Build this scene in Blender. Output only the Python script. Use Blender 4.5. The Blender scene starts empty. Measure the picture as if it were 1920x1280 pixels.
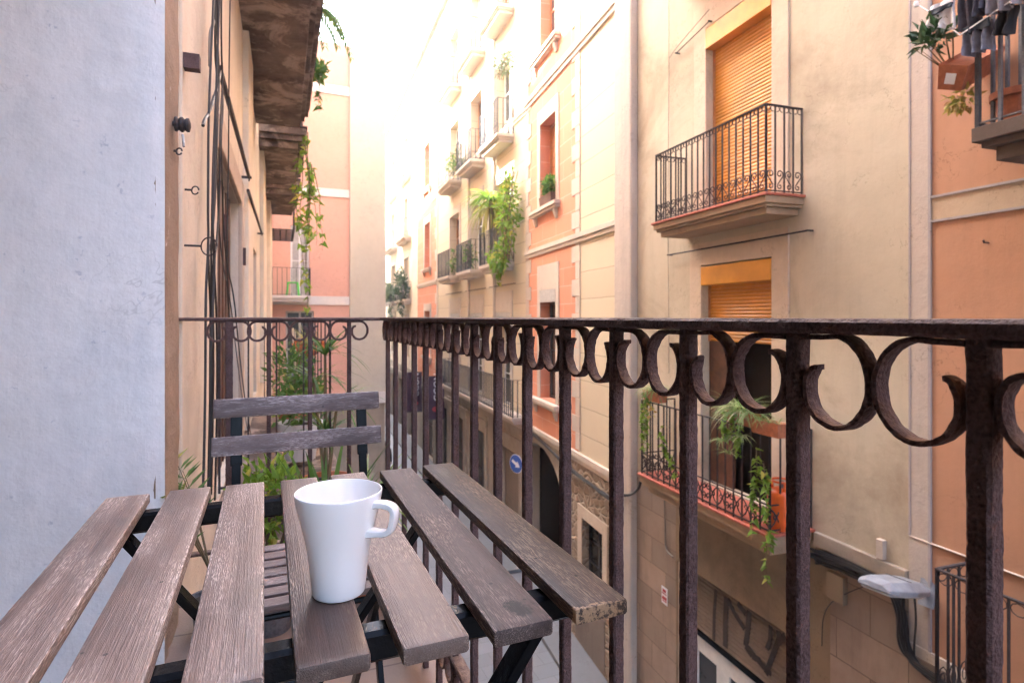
import bpy, math, random
from mathutils import Vector, Matrix, noise
R = math.radians
rnd = random.Random(7)
S = bpy.context.scene
COL = S.collection

# ------------------------------------------------------------------ camera model
F_PX, W_PX, H_PX, HOR = 1090.0, 1920.0, 1280.0, 594.0
YAW = R(22.9)
CAM = Vector((0.0, 0.0, 1.0))
GZ = -5.9                                   # street level
_s, _c = math.sin(YAW), math.cos(YAW)

def ray(px, py):
    a = (px - 960) / F_PX; b = (HOR - py) / F_PX
    return Vector((_s + a * _c, _c - a * _s, b))

class Fac:
    """A facade: local x runs along the wall, local y points out to the street."""
    def __init__(f, ox, oy, rz):
        f.o = Vector((ox, oy, 0)); f.rz = rz
        f.lx = Vector((math.cos(rz), math.sin(rz), 0)); f.ly = Vector((-math.sin(rz), math.cos(rz), 0))
    def uz(f, px, py, d=0.0):
        r = ray(px, py)
        t = (d - (CAM - f.o).dot(f.ly)) / r.dot(f.ly)
        p = CAM + r * t
        return (p - f.o).dot(f.lx), p.z
    def u(f, px, d=0.0): return f.uz(px, HOR, d)[0]
    def z(f, px, py, d=0.0): return f.uz(px, py, d)[1]
    def w(f, u, d, z): return Vector((f.o.x, f.o.y, 0)) + f.lx * u + f.ly * d + Vector((0, 0, z))

# ------------------------------------------------------------------ mesh builder
class MB:
    def __init__(s): s.v = []; s.f = []
    def quad(s, a, b, c, d):
        n = len(s.v); s.v += [tuple(a), tuple(b), tuple(c), tuple(d)]; s.f.append((n, n+1, n+2, n+3)); return s
    def poly(s, pts):
        n = len(s.v); s.v += [tuple(p) for p in pts]; s.f.append(tuple(range(n, n + len(pts)))); return s
    def add(s, vs, fs):
        n = len(s.v); s.v += [tuple(p) for p in vs]; s.f += [tuple(i + n for i in f) for f in fs]; return s
    def box(s, x0, x1, y0, y1, z0, z1):
        if x0 > x1: x0, x1 = x1, x0
        if y0 > y1: y0, y1 = y1, y0
        if z0 > z1: z0, z1 = z1, z0
        vs = [(x0,y0,z0),(x1,y0,z0),(x1,y1,z0),(x0,y1,z0),(x0,y0,z1),(x1,y0,z1),(x1,y1,z1),(x0,y1,z1)]
        return s.add(vs, [(0,3,2,1),(4,5,6,7),(0,1,5,4),(1,2,6,5),(2,3,7,6),(3,0,4,7)])
    def cbox(s, x0, x1, y0, y1, z0, z1, b):
        """box with all edges chamfered"""
        if x0 > x1: x0, x1 = x1, x0
        if y0 > y1: y0, y1 = y1, y0
        if z0 > z1: z0, z1 = z1, z0
        b = min(b, (x1-x0)*.45, (y1-y0)*.45, (z1-z0)*.45)
        rings = []
        for z, i in ((z0, b), (z0+b, 0), (z1-b, 0), (z1, b)):
            k = b
            rings.append([(x0+i+k,y0+i,z),(x1-i-k,y0+i,z),(x1-i,y0+i+k,z),(x1-i,y1-i-k,z),(x1-i-k,y1-i,z),(x0+i+k,y1-i,z),(x0+i,y1-i-k,z),(x0+i,y0+i+k,z)])
        vs = [p for r in rings for p in r]; fs = []
        for j in range(3):
            for i in range(8):
                fs.append((j*8+i, j*8+(i+1) % 8, (j+1)*8+(i+1) % 8, (j+1)*8+i))
        fs.append(tuple(range(7, -1, -1))); fs.append(tuple(range(24, 32)))
        return s.add(vs, fs)
    def tube(s, pts, r, n=6, cap=True, r2=None, flat=None):
        pts = [Vector(p) for p in pts]; m = len(pts)
        if m < 2: return s
        t0 = (pts[1] - pts[0]).normalized()
        up = Vector((0, 0, 1)) if abs(t0.z) < .9 else Vector((1, 0, 0))
        a = t0.cross(up).normalized(); base = len(s.v)
        for i, p in enumerate(pts):
            t = (pts[min(i+1, m-1)] - pts[max(i-1, 0)])
            if t.length < 1e-9: t = t0
            t = t.normalized(); a = (a - t * a.dot(t))
            if a.length < 1e-6: a = t.orthogonal()
            a.normalize(); b = t.cross(a)
            rr = r if r2 is None else r + (r2 - r) * i / (m - 1)
            for k in range(n):
                th = 2 * math.pi * k / n
                s.v.append(tuple(p + a * (math.cos(th) * rr) + b * (math.sin(th) * rr)))
        for i in range(m - 1):
            for k in range(n):
                s.f.append((base+i*n+k, base+i*n+(k+1) % n, base+(i+1)*n+(k+1) % n, base+(i+1)*n+k))
        if cap:
            s.f.append(tuple(base + k for k in range(n-1, -1, -1))); s.f.append(tuple(base + (m-1)*n + k for k in range(n)))
        return s
    def bar(s, p, q, w, h=None):
        """square bar between two points"""
        p, q = Vector(p), Vector(q); h = w if h is None else h
        t = (q - p).normalized(); up = Vector((0,0,1)) if abs(t.z) < .95 else Vector((0,1,0))
        a = t.cross(up).normalized() * (w/2); b = t.cross(a).normalized() * (h/2)
        vs = [p-a-b, p+a-b, p+a+b, p-a+b, q-a-b, q+a-b, q+a+b, q-a+b]
        return s.add(vs, [(0,3,2,1),(4,5,6,7),(0,1,5,4),(1,2,6,5),(2,3,7,6),(3,0,4,7)])
    def lathe(s, c, prof, n=24, cap=True):
        """prof: (radius, z) pairs bottom to top, about a vertical axis through c"""
        base = len(s.v); cx, cy, cz = c
        for r, z in prof:
            for k in range(n):
                th = 2*math.pi*k/n; s.v.append((cx + r*math.cos(th), cy + r*math.sin(th), cz + z))
        for i in range(len(prof)-1):
            for k in range(n):
                s.f.append((base+i*n+k, base+i*n+(k+1) % n, base+(i+1)*n+(k+1) % n, base+(i+1)*n+k))
        if cap:
            s.f.append(tuple(base+k for k in range(n-1, -1, -1)))
            if cap == 2: s.f.append(tuple(base+(len(prof)-1)*n+k for k in range(n)))
        return s
    def prism_y(s, prof, x0, x1):
        """extrude a closed (y,z) outline along x"""
        n = len(prof); base = len(s.v)
        s.v += [(x0, y, z) for y, z in prof] + [(x1, y, z) for y, z in prof]
        for i in range(n): s.f.append((base+i, base+(i+1) % n, base+n+(i+1) % n, base+n+i))
        s.f.append(tuple(base+i for i in range(n-1, -1, -1))); s.f.append(tuple(base+n+i for i in range(n)))
        return s
    def leaf(s, p, d, n, L, w, kind=0):
        """kind 0: pointed leaf folded on its midrib, 1: ivy leaf"""
        p = Vector(p); d = Vector(d).normalized(); n = Vector(n); n = (n - d * n.dot(d))
        if n.length < 1e-4: n = d.orthogonal()
        n.normalize(); sd = d.cross(n)
        up = n * (w * .25)
        if kind == 0:
            vs = [p, p + d*L*.4 + sd*w*.5 + up, p + d*L*.4, p + d*L*.4 - sd*w*.5 + up, p + d*L - up*.6]
            return s.add(vs, [(0,1,2),(0,2,3),(1,4,2),(2,4,3)])
        vs = [p, p + sd*w*.5 - d*L*.12 + up, p + sd*w*.32 + d*L*.35 + up*.6, p + d*L - up*.5, p - sd*w*.32 + d*L*.35 + up*.6, p - sd*w*.5 - d*L*.12 + up, p + d*L*.3]
        return s.add(vs, [(0,1,6),(1,2,6),(2,3,6),(3,4,6),(4,5,6),(5,0,6)])
    def blade(s, p, d, L, w, droop, seg=5, tw=0.0):
        """an arching strap leaf"""
        p = Vector(p); d = Vector(d).normalized(); base = len(s.v); q = p.copy()
        sd0 = d.cross(Vector((0,0,1)))
        sd0 = sd0.normalized() if sd0.length > 1e-3 else Vector((1,0,0))
        for i in range(seg+1):
            t = i/seg; ww = w * (1 - t**2.2) * (.55 + .45*min(1, t*4)) * .5 + .0004
            s.v.append(tuple(q + sd0*ww)); s.v.append(tuple(q - sd0*ww))
            d = (d + Vector((0,0,-1))*droop/seg).normalized(); q = q + d*(L/seg)
        for i in range(seg): s.f.append((base+2*i, base+2*i+1, base+2*i+3, base+2*i+2))
        return s

def rv(k=1.0): return Vector((rnd.uniform(-k,k), rnd.uniform(-k,k), rnd.uniform(-k,k)))

def mesh_obj(name, mb, mat, parent=None, off=(0,0,0), smooth=False, label=None, bevel=0):
    off = Vector(off)
    me = bpy.data.meshes.new(name)
    me.from_pydata([tuple(Vector(p) - off) for p in mb.v], [], mb.f); me.validate(); me.update()
    if mat: me.materials.append(mat)
    if smooth:
        for p in me.polygons: p.use_smooth = True
        me.set_sharp_from_angle(angle=R(40))
    o = bpy.data.objects.new(name, me); COL.objects.link(o)
    if parent: o.parent = parent
    if label: o['label'] = label
    if bevel:
        m = o.modifiers.new('bevel', 'BEVEL'); m.width = bevel; m.segments = 2; m.limit_method = 'ANGLE'
    return o

def tag(o, label, cat, group=None):
    o['label'] = label; o['category'] = cat
    if group: o['group'] = group
    return o
def thing(name, label, cat, loc=(0,0,0), rz=0.0, group=None):
    o = bpy.data.objects.new(name, None); COL.objects.link(o); o.empty_display_size = .1
    o.location = loc; o.rotation_euler = (0, 0, rz)
    return tag(o, label, cat, group)
def building(name, label, fac):
    o = thing(name, label, 'building', (fac.o.x, fac.o.y, GZ), fac.rz)
    return o
def bpart(name, mb, mat, parent, smooth=False, label=None, bevel=0):
    """a part of a facade, written in (u, d, world z)"""
    return mesh_obj(name, mb, mat, parent, (0, 0, GZ), smooth, label, bevel)
def solo(name, mb, mat, label, cat, group=None, smooth=False, loc=None):
    """one thing that is one mesh, written in world coordinates"""
    if loc is None:
        n = len(mb.v); loc = (sum(p[0] for p in mb.v)/n, sum(p[1] for p in mb.v)/n, min(p[2] for p in mb.v))
    o = mesh_obj(name, mb, mat, None, loc, smooth); o.location = loc
    return tag(o, label, cat, group)

# ------------------------------------------------------------------ materials
def srgb(r, g, b):
    f = lambda c: (c/255/12.92) if c/255 <= .04045 else ((c/255+.055)/1.055)**2.4
    return (f(r), f(g), f(b), 1)
class NT:
    def __init__(s, name):
        s.m = bpy.data.materials.new(name); s.m.use_nodes = True; s.t = s.m.node_tree; s.n = s.t.nodes; s.l = s.t.links
        s.b = s.n['Principled BSDF']; s.tc = None
    def node(s, ty, **kw):
        n = s.n.new(ty)
        for k, v in kw.items(): setattr(n, k, v)
        return n
    def link(s, a, b): s.l.new(a, b)
    def coord(s, scale=(1,1,1), per_object=False, loc=(0,0,0)):
        if s.tc is None: s.tc = s.node('ShaderNodeTexCoord')
        mp = s.node('ShaderNodeMapping'); mp.inputs['Scale'].default_value = scale; mp.inputs['Location'].default_value = loc
        src = s.tc.outputs['Object']
        if per_object:
            oi = s.node('ShaderNodeObjectInfo'); mu = s.node('ShaderNodeMath', operation='MULTIPLY'); mu.inputs[1].default_value = 37.0
            s.link(oi.outputs['Random'], mu.inputs[0])
            va = s.node('ShaderNodeVectorMath', operation='ADD'); s.link(src, va.inputs[0]); s.link(mu.outputs[0], va.inputs[1]); src = va.outputs[0]
        s.link(src, mp.inputs['Vector']); return mp.outputs['Vector']
    def noise(s, vec, scale, detail=4, rough=.6, dist=0.0):
        n = s.node('ShaderNodeTexNoise'); n.inputs['Scale'].default_value = scale; n.inputs['Detail'].default_value = detail
        n.inputs['Roughness'].default_value = rough; n.inputs['Distortion'].default_value = dist
        s.link(vec, n.inputs['Vector']); return n.outputs['Fac']
    def ramp(s, fac, a, b, ca=0.0, cb=1.0):
        n = s.node('ShaderNodeMapRange'); n.inputs['From Min'].default_value = a; n.inputs['From Max'].default_value = b
        n.inputs['To Min'].default_value = ca; n.inputs['To Max'].default_value = cb; s.link(fac, n.inputs['Value']); return n.outputs['Result']
    def mix(s, fac, a, b, mode='MIX'):
        n = s.node('ShaderNodeMix', data_type='RGBA', blend_type=mode)
        if isinstance(fac, (int, float)): n.inputs['Factor'].default_value = fac
        else: s.link(fac, n.inputs['Factor'])
        for i, c in ((6, a), (7, b)):
            if isinstance(c, tuple): n.inputs[i].default_value = c
            else: s.link(c, n.inputs[i])
        return n.outputs[2]
    def math(s, op, a, b=None):
        n = s.node('ShaderNodeMath', operation=op)
        for i, c in ((0, a), (1, b)):
            if c is None: continue
            if isinstance(c, (int, float)): n.inputs[i].default_value = c
            else: s.link(c, n.inputs[i])
        return n.outputs[0]
    def bump(s, h, strength=.3, dist=.01, prev=None):
        n = s.node('ShaderNodeBump'); n.inputs['Strength'].default_value = strength; n.inputs['Distance'].default_value = dist
        s.link(h, n.inputs['Height'])
        if prev: s.link(prev, n.inputs['Normal'])
        return n.outputs['Normal']
    def out(s, col, rough=.8, normal=None, metal=0.0, spec=.5, coat=0.0):
        b = s.b
        if isinstance(col, tuple): b.inputs['Base Color'].default_value = col
        else: s.link(col, b.inputs['Base Color'])
        if isinstance(rough, (int, float)): b.inputs['Roughness'].default_value = rough
        else: s.link(rough, b.inputs['Roughness'])
        b.inputs['Metallic'].default_value = metal; b.inputs['Specular IOR Level'].default_value = spec
        b.inputs['Coat Weight'].default_value = coat
        if normal: s.link(normal, b.inputs['Normal'])
        return s.m

def simple(name, col, rough=.6, metal=0.0, spec=.5, var=.12, scale=9, coat=0.0, bumps=.0, bscale=80, island=0.0):
    t = NT(name); v = t.coord(per_object=True); f = t.noise(v, scale)
    dk = tuple(c*(1-var*2) for c in col[:3]) + (1,); lt = tuple(min(1, c*(1+var)) for c in col[:3]) + (1,)
    nrm = t.bump(t.noise(v, bscale, 3), bumps, .004) if bumps else None
    c = t.mix(t.ramp(f, .3, .7), dk, lt)
    if island:
        g = t.node('ShaderNodeNewGeometry'); c = t.mix(t.math('MULTIPLY', g.outputs['Random Per Island'], island), c, tuple(x*.55 for x in col[:3]) + (1,))
        c = t.mix(t.math('MULTIPLY', t.ramp(t.noise(t.coord((1.5,1.5,9)), 1.0, 6, .7), .5, .72), .4), c, tuple(x*.5 for x in col[:3]) + (1,))
    return t.out(c, rough, nrm, metal, spec, coat)

def plaster(name, c1, c2, stain=None, stain_amt=.5, bump=.35, fine=40, streak=0.0, rough=.9, big=.9, flake=None, brush=False, sscale=.55):
    """weathered painted render: large patches, vertical runs, grain"""
    t = NT(name); v = t.coord(); vs = t.coord((3.0, 3.0, .22))
    col = t.mix(t.ramp(t.noise(v, big, 6, .62), .3, .7), c1, c2)
    sm = t.noise(v, 5.5, 6, .7)
    col = t.mix(t.math('MULTIPLY', t.ramp(sm, .48, .75), .35), col, tuple(c*.72 for c in c1[:3]) + (1,))
    if stain:
        col = t.mix(t.math('MULTIPLY', t.ramp(t.noise(v, sscale, 7, .7, .6), .5, .72 if sscale < 1 else .60), stain_amt), col, stain)
    if streak:
        col = t.mix(t.math('MULTIPLY', t.ramp(t.noise(vs, 1.6, 6, .7), .5, .8), streak), col, tuple(c*.5 for c in c2[:3]) + (1,))
    if flake:
        col = t.mix(t.ramp(t.noise(v, 9, 8, .75), .64, .68), col, flake)
    ck = t.math('ABSOLUTE', t.math('SUBTRACT', t.noise(v, 1.7, 5, .62, .4), .5))
    ck = t.math('MULTIPLY', t.ramp(ck, .0, .0042, 1.0, 0.0), t.ramp(t.noise(v, .8, 2), .47, .56))
    col = t.mix(t.math('MULTIPLY', ck, .55), col, tuple(c*.35 for c in c1[:3]) + (1,))
    col = t.mix(t.math('MULTIPLY', t.ramp(t.noise(v, 130, 2), .55, .75), .18), col, tuple(c*.6 for c in c1[:3]) + (1,))
    n1 = t.bump(t.noise(v, 4.0, 5, .6), bump, .03)
    n2 = t.bump(t.noise(v, fine, 4, .7), bump, .006, n1)
    if brush:
        bs = t.noise(t.coord((150,150,9)), 1.0, 4, .65); n2 = t.bump(bs, .10, .003, n2)
        pit = t.math('MULTIPLY', t.ramp(t.noise(v, 19, 6, .72), .62, .66), t.ramp(t.noise(v, 2.6, 3), .46, .56))
        col = t.mix(t.math('MULTIPLY', pit, .8), col, lin(.44,.46,.50)); n2 = t.bump(pit, -.6, .004, n2)
        col = t.mix(t.math('MULTIPLY', t.ramp(bs, .56, .72), .07), col, lin(.5,.53,.58))
    return t.out(col, rough, n2, spec=.25)

def blocks(name, c1, c2, cm, bw, bh, mortar=.012, bump=.5, off=.5, patch=.3, rough=.9, squash=1.0, grime=None):
    """coursed masonry read along the wall (x) and up (z)"""
    t = NT(name); v0 = t.coord(); sp = t.node('ShaderNodeSeparateXYZ'); t.link(v0, sp.inputs[0])
    cb = t.node('ShaderNodeCombineXYZ'); t.link(sp.outputs['X'], cb.inputs['X']); t.link(sp.outputs['Z'], cb.inputs['Y'])
    wob = t.node('ShaderNodeTexNoise'); wob.inputs['Scale'].default_value = 2.0; t.link(v0, wob.inputs['Vector'])
    va = t.node('ShaderNodeVectorMath', operation='MULTIPLY_ADD'); t.link(wob.outputs['Color'], va.inputs[0]); va.inputs[1].default_value = (.02,.02,0); t.link(cb.outputs[0], va.inputs[2])
    br = t.node('ShaderNodeTexBrick'); br.offset = off; br.squash = squash
    br.inputs['Scale'].default_value = 1.0; br.inputs['Brick Width'].default_value = bw; br.inputs['Row Height'].default_value = bh
    br.inputs['Mortar Size'].default_value = mortar; br.inputs['Mortar Smooth'].default_value = .3; br.inputs['Bias'].default_value = 0.0
    br.inputs['Color1'].default_value = c1; br.inputs['Color2'].default_value = c2; br.inputs['Mortar'].default_value = cm
    t.link(va.outputs[0], br.inputs['Vector'])
    col = t.mix(t.math('MULTIPLY', t.ramp(t.noise(v0, 1.3, 6, .7), .42, .72), patch), br.outputs['Color'], tuple(c*.62 for c in c1[:3]) + (1,))
    if grime: col = t.mix(t.math('MULTIPLY', t.ramp(t.noise(t.coord((2,2,.3)), 1.4, 6, .7), .5, .75), .6), col, grime)
    n1 = t.bump(t.math('SUBTRACT', 1.0, br.outputs['Fac']), bump, .02)
    n2 = t.bump(t.noise(v0, 30, 5, .7), .35, .006, n1)
    return t.out(col, rough, n2, spec=.25)

def rubble(name, c1, c2, cm, scale=4.0):
    t = NT(name); v = t.coord((1,1,1.5))
    vo = t.node('ShaderNodeTexVoronoi', feature='DISTANCE_TO_EDGE'); vo.inputs['Scale'].default_value = scale; t.link(v, vo.inputs['Vector'])
    vc = t.node('ShaderNodeTexVoronoi', feature='F1'); vc.inputs['Scale'].default_value = scale; t.link(v, vc.inputs['Vector'])
    sp = t.node('ShaderNodeSeparateColor'); t.link(vc.outputs['Color'], sp.inputs[0])
    col = t.mix(sp.outputs[0], c1, c2); col = t.mix(t.ramp(vo.outputs['Distance'], .02, .07), cm, col)
    col = t.mix(t.math('MULTIPLY', t.ramp(t.noise(v, 3, 6, .7), .4, .7), .4), col, tuple(c*.5 for c in c1[:3]) + (1,))
    n1 = t.bump(t.ramp(vo.outputs['Distance'], 0, .14), .9, .04); n2 = t.bump(t.noise(v, 28, 5, .7), .5, .01, n1)
    return t.out(col, .92, n2, spec=.2)

def wood_slat(name, axis, dark, mid, pale, wear=.5, half=.03, rough=.5, spec=.45, mark=None):
    """stained hardwood, greyed in short flecks where the stain has worn; axis 'x' or 'y' is the grain"""
    t = NT(name); st = lambda a, g: (g, a, a) if axis == 'x' else (a, g, a)
    v = t.coord((1,1,1), True)
    g1 = t.noise(t.coord(st(120, 2.0), True), 1.0, 4, .6, .3); g2 = t.noise(t.coord(st(640, 13), True), 1.0, 3, .65)
    fl = t.noise(t.coord(st(800, 88), True), 1.0, 2, .6); patch = t.noise(t.coord(st(26, 7), True), 1.0, 6, .66); tone = t.noise(v, 5.5, 4, .6)
    col = t.mix(t.ramp(g1, .28, .72), dark, mid)
    oi = t.node('ShaderNodeObjectInfo'); col = t.mix(t.math('MULTIPLY', oi.outputs['Random'], .30), col, tuple(c*1.5+.015 for c in mid[:3]) + (1,))
    col = t.mix(t.math('MULTIPLY', t.ramp(tone, .45, .68), .45), col, tuple(c*.55 for c in dark[:3]) + (1,))
    sp = t.node('ShaderNodeSeparateXYZ'); t.link(t.tc.outputs['Object'], sp.inputs[0])
    across = t.math('ABSOLUTE', sp.outputs['Y' if axis == 'x' else 'X'])
    edge = t.ramp(t.math('ADD', across, t.math('MULTIPLY', t.math('SUBTRACT', patch, .5), .012)), half*.86, half*.985)
    wm = t.math('ADD', t.ramp(patch, .44, .66), t.math('MULTIPLY', edge, .9))
    fleck = t.math('MULTIPLY', t.ramp(fl, .47, .57), t.ramp(g2, .36, .56))
    wm = t.math('MINIMUM', t.math('MULTIPLY', t.math('MULTIPLY', wm, fleck), wear), 1.0)
    haze = t.math('MULTIPLY', t.ramp(patch, .42, .70), wear*.17)
    col = t.mix(haze, col, pale); col = t.mix(wm, col, pale)
    col = t.mix(t.math('MULTIPLY', t.ramp(g2, .60, .70), .35), col, tuple(c*.4 for c in dark[:3]) + (1,))
    spk = t.node('ShaderNodeTexVoronoi', feature='F1'); spk.inputs['Scale'].default_value = 52; t.link(v, spk.inputs['Vector'])
    sc = t.node('ShaderNodeSeparateColor'); t.link(spk.outputs['Color'], sc.inputs[0])
    dot = t.math('MULTIPLY', t.math('LESS_THAN', spk.outputs['Distance'], .11), t.math('GREATER_THAN', sc.outputs[0], .84))
    col = t.mix(t.math('MULTIPLY', dot, .85), col, (.012,.009,.008,1))
    if mark:
        ob = t.tc.outputs['Object']; nz = t.noise(v, 75, 5, .75)
        if mark == 'stain':
            d = t.node('ShaderNodeVectorMath', operation='DISTANCE'); t.link(ob, d.inputs[0]); d.inputs[1].default_value = (.006, -.262, 0)
            f = t.ramp(t.math('ADD', d.outputs['Value'], t.math('MULTIPLY', t.math('SUBTRACT', nz, .5), .06)), .010, .017, 1.0, 0.0)
            col = t.mix(t.math('MULTIPLY', f, .92), col, (.006,.006,.007,1))
        else:
            e = t.math('ADD', sp.outputs['Y'], t.math('MULTIPLY', t.math('SUBTRACT', nz, .5), .020))
            e = t.math('ADD', e, t.math('MULTIPLY', t.ramp(sp.outputs['X'], .0, .03), .008))
            f = t.math('MULTIPLY', t.ramp(e, -.2905, -.2885, 1.0, 0.0), t.ramp(t.noise(v, 160, 4, .7), .40, .52))
            col = t.mix(f, col, (.33,.215,.125,1))
    n1 = t.bump(g2, .5, .0014); n2 = t.bump(fl, .35, .0010, n1); n3 = t.bump(g1, .25, .002, n2)
    return t.out(col, t.ramp(patch, .3, .7, rough - .06, rough + .2), n3, spec=spec)

def iron(name, c1, c2, rough=.5, grain=260, strength=.6, dust=None, spec=.10):
    t = NT(name); v = t.coord(per_object=True)
    col = t.mix(t.ramp(t.noise(v, 24, 5, .65), .35, .68), c1, c2)
    chip = t.math('MULTIPLY', t.ramp(t.noise(v, 190, 3, .6), .70, .73), t.ramp(t.noise(v, 17, 4, .6), .48, .60))
    col = t.mix(t.math('MULTIPLY', chip, .8), col, lin(.34,.27,.22))
    col = t.mix(t.math('MULTIPLY', t.ramp(t.noise(v, 38, 5, .7), .56, .72), .55), col, lin(.10,.042,.022))
    if dust:      # dust lies on what faces up
        geo = t.node('ShaderNodeNewGeometry'); sp = t.node('ShaderNodeSeparateXYZ'); t.link(geo.outputs['Normal'], sp.inputs[0])
        f = t.math('MULTIPLY', t.ramp(sp.outputs['Z'], .15, .9), t.ramp(t.noise(v, 60, 5, .7), .3, .6))
        col = t.mix(f, col, dust)
    pb = t.noise(v, grain, 3, .55); col = t.mix(t.math('MULTIPLY', t.ramp(pb, .40, .66), .40), col, tuple(c*1.35+.006 for c in c2[:3]) + (1,)); col = t.mix(t.math('MULTIPLY', t.ramp(pb, .30, .46, 1.0, 0.0), .3), col, tuple(c*.5 for c in c1[:3]) + (1,))  # pebble relief shading painted in: lighter crests, darker hollows
    n1 = t.bump(pb, strength, .0035); n2 = t.bump(t.noise(v, 70, 4, .6), strength*.7, .0045, n1)
    return t.out(col, rough, n2, spec=spec)

def leafmat(name, c1, c2, c3=None, amt3=.12, trans=.35):
    t = NT(name); g = t.node('ShaderNodeNewGeometry'); rr = g.outputs['Random Per Island']
    col = t.mix(rr, c1, c2)
    if c3: col = t.mix(t.math('GREATER_THAN', t.math('FRACT', t.math('MULTIPLY', rr, 17.3)), 1-amt3), col, c3)
    t.out(col, .55, None, spec=.35)
    tr = t.node('ShaderNodeBsdfTranslucent'); t.link(col, tr.inputs['Color'])
    mx = t.node('ShaderNodeMixShader'); mx.inputs[0].default_value = trans
    o = t.n['Material Output']; t.link(t.b.outputs[0], mx.inputs[1]); t.link(tr.outputs[0], mx.inputs[2]); t.link(mx.outputs[0], o.inputs['Surface'])
    return t.m

def lin(r, g, b): return (r, g, b, 1)
MAT = {}
MAT['white_paint'] = plaster('white_lumpy_paint', lin(.77,.755,.735), lin(.70,.695,.685), lin(.54,.56,.585), .9, .30, 18, .22, .5, 1.4, flake=None, brush=True)
MAT['bare_corner'] = plaster('rubbed_brown_corner', lin(.32,.225,.16), lin(.47,.36,.27), lin(.20,.14,.10), .9, .9, 60, .7, flake=lin(.62,.56,.5))
MAT['cream_old'] = plaster('old_cream_stucco', lin(.70,.61,.48), lin(.76,.68,.56), lin(.52,.41,.30), .55, .5, 50, .35)
MAT['beige'] = plaster('beige_render', lin(.56,.49,.375), lin(.46,.395,.295), lin(.30,.235,.165), .85, .22, 26, .22, big=.75)
MAT['grey_strip'] = plaster('greyed_render', lin(.52,.44,.37), lin(.47,.41,.36), lin(.36,.33,.31), .6, .6, 30, .35)
MAT['terracotta'] = plaster('terracotta_render', lin(.50,.275,.175), lin(.43,.225,.135), lin(.35,.19,.12), .6, .2, 26, .25, big=.5)
MAT['line_grey'] = plaster('grey_line_paint', lin(.40,.36,.36), lin(.34,.31,.31), None, 0, .3)
MAT['band_beige'] = plaster('band_render', lin(.50,.39,.28), lin(.45,.34,.24), None, 0, .4)
MAT['pink'] = plaster('pink_render', lin(.71,.41,.32), lin(.67,.38,.29), lin(.60,.33,.25), .4, .2)
MAT['tower_cream'] = plaster('pale_cream_render', lin(.57,.52,.43), lin(.54,.49,.40), lin(.46,.41,.33), .4, .25, streak=.1)
MAT['white_trim'] = plaster('white_trim_paint', lin(.74,.70,.66), lin(.66,.62,.58), None, 0, .2)
MAT['cream_block'] = blocks('cream_lined_render', lin(.62,.52,.37), lin(.57,.475,.335), lin(.38,.31,.22), 60.0, .56, .010, .4, patch=.12)
MAT['orange_block'] = blocks('orange_lined_render', lin(.66,.285,.175), lin(.60,.25,.15), lin(.68,.42,.31), .95, .40, .010, .35, patch=.22)
MAT['stone_trim'] = plaster('pale_stone_trim', lin(.58,.49,.40), lin(.50,.43,.36), lin(.36,.31,.27), .5, .5, 26, .25)
MAT['surround'] = plaster('window_stone', lin(.55,.43,.32), lin(.62,.51,.40), lin(.38,.30,.23), .5, .5, 30, .2)
MAT['ashlar'] = blocks('ashlar_stone', lin(.40,.29,.22), lin(.26,.205,.165), lin(.17,.125,.09), .78, .42, .007, .6, patch=.85, grime=lin(.16,.12,.095))
MAT['shop_wall'] = plaster('brown_render', lin(.30,.22,.14), lin(.25,.18,.115), lin(.14,.10,.07), .9, .35, 40, .55)
MAT['paving'] = plaster('grey_paving', lin(.18,.18,.182), lin(.15,.15,.153), lin(.11,.11,.11), .5, .2)
MAT['rubble'] = rubble('rubble_stone', lin(.42,.31,.22), lin(.30,.22,.16), lin(.46,.37,.28), 4.2)
MAT['ground_stone'] = plaster('pale_street_stone', lin(.42,.35,.275), lin(.34,.285,.225), lin(.20,.165,.13), .85, .5, 30, .4)
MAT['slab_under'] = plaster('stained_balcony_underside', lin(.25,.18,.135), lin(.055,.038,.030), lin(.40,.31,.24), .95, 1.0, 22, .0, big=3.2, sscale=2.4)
MAT['slab_mould'] = plaster('balcony_moulding', lin(.42,.30,.195), lin(.32,.225,.15), lin(.20,.15,.12), .6, .6, 26, .3)
MAT['slab_dark'] = plaster('dark_balcony_stone', lin(.16,.115,.09), lin(.10,.075,.06), lin(.06,.045,.04), .6, .5, 26, .3)
MAT['tile_red'] = simple('red_tile', srgb(176,96,76), .6, var=.15, scale=14)
MAT['floor_tile'] = blocks('balcony_floor', lin(.30,.22,.17), lin(.26,.20,.16), lin(.16,.12,.1), .2, .2, .004, .2, 0)
MAT['iron_brown'] = iron('brown_painted_iron', lin(.068,.041,.039), lin(.120,.076,.073), .55, 300, .8, lin(.26,.185,.13))
MAT['iron_dark'] = iron('dark_iron', lin(.035,.030,.032), lin(.065,.055,.056), .55, 120, .4)
MAT['iron_grey'] = iron('grey_iron', lin(.10,.10,.11), lin(.15,.145,.15), .5, 120, .4)
MAT['iron_far'] = simple('far_iron', lin(.045,.045,.05), .6, var=.1)
MAT['black_metal'] = simple('black_enamel', lin(.005,.005,.006), .26, 0, .10, .1, 12, bumps=.15, bscale=120)
MAT['table_wood'] = wood_slat('table_slat_wood', 'y', lin(.056,.036,.029), lin(.104,.069,.055), lin(.42,.34,.28), .60, .0295, .40)
MAT['table_wood_dark'] = wood_slat('table_slat_dark', 'y', lin(.030,.020,.019), lin(.060,.041,.037), lin(.38,.30,.25), .55, .0295, .46, .26, 'stain')
MAT['table_wood_chipped'] = wood_slat('table_slat_chipped', 'y', lin(.034,.022,.017), lin(.070,.045,.034), lin(.38,.28,.19), .55, .0295, .46, .26, 'chip')
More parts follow.
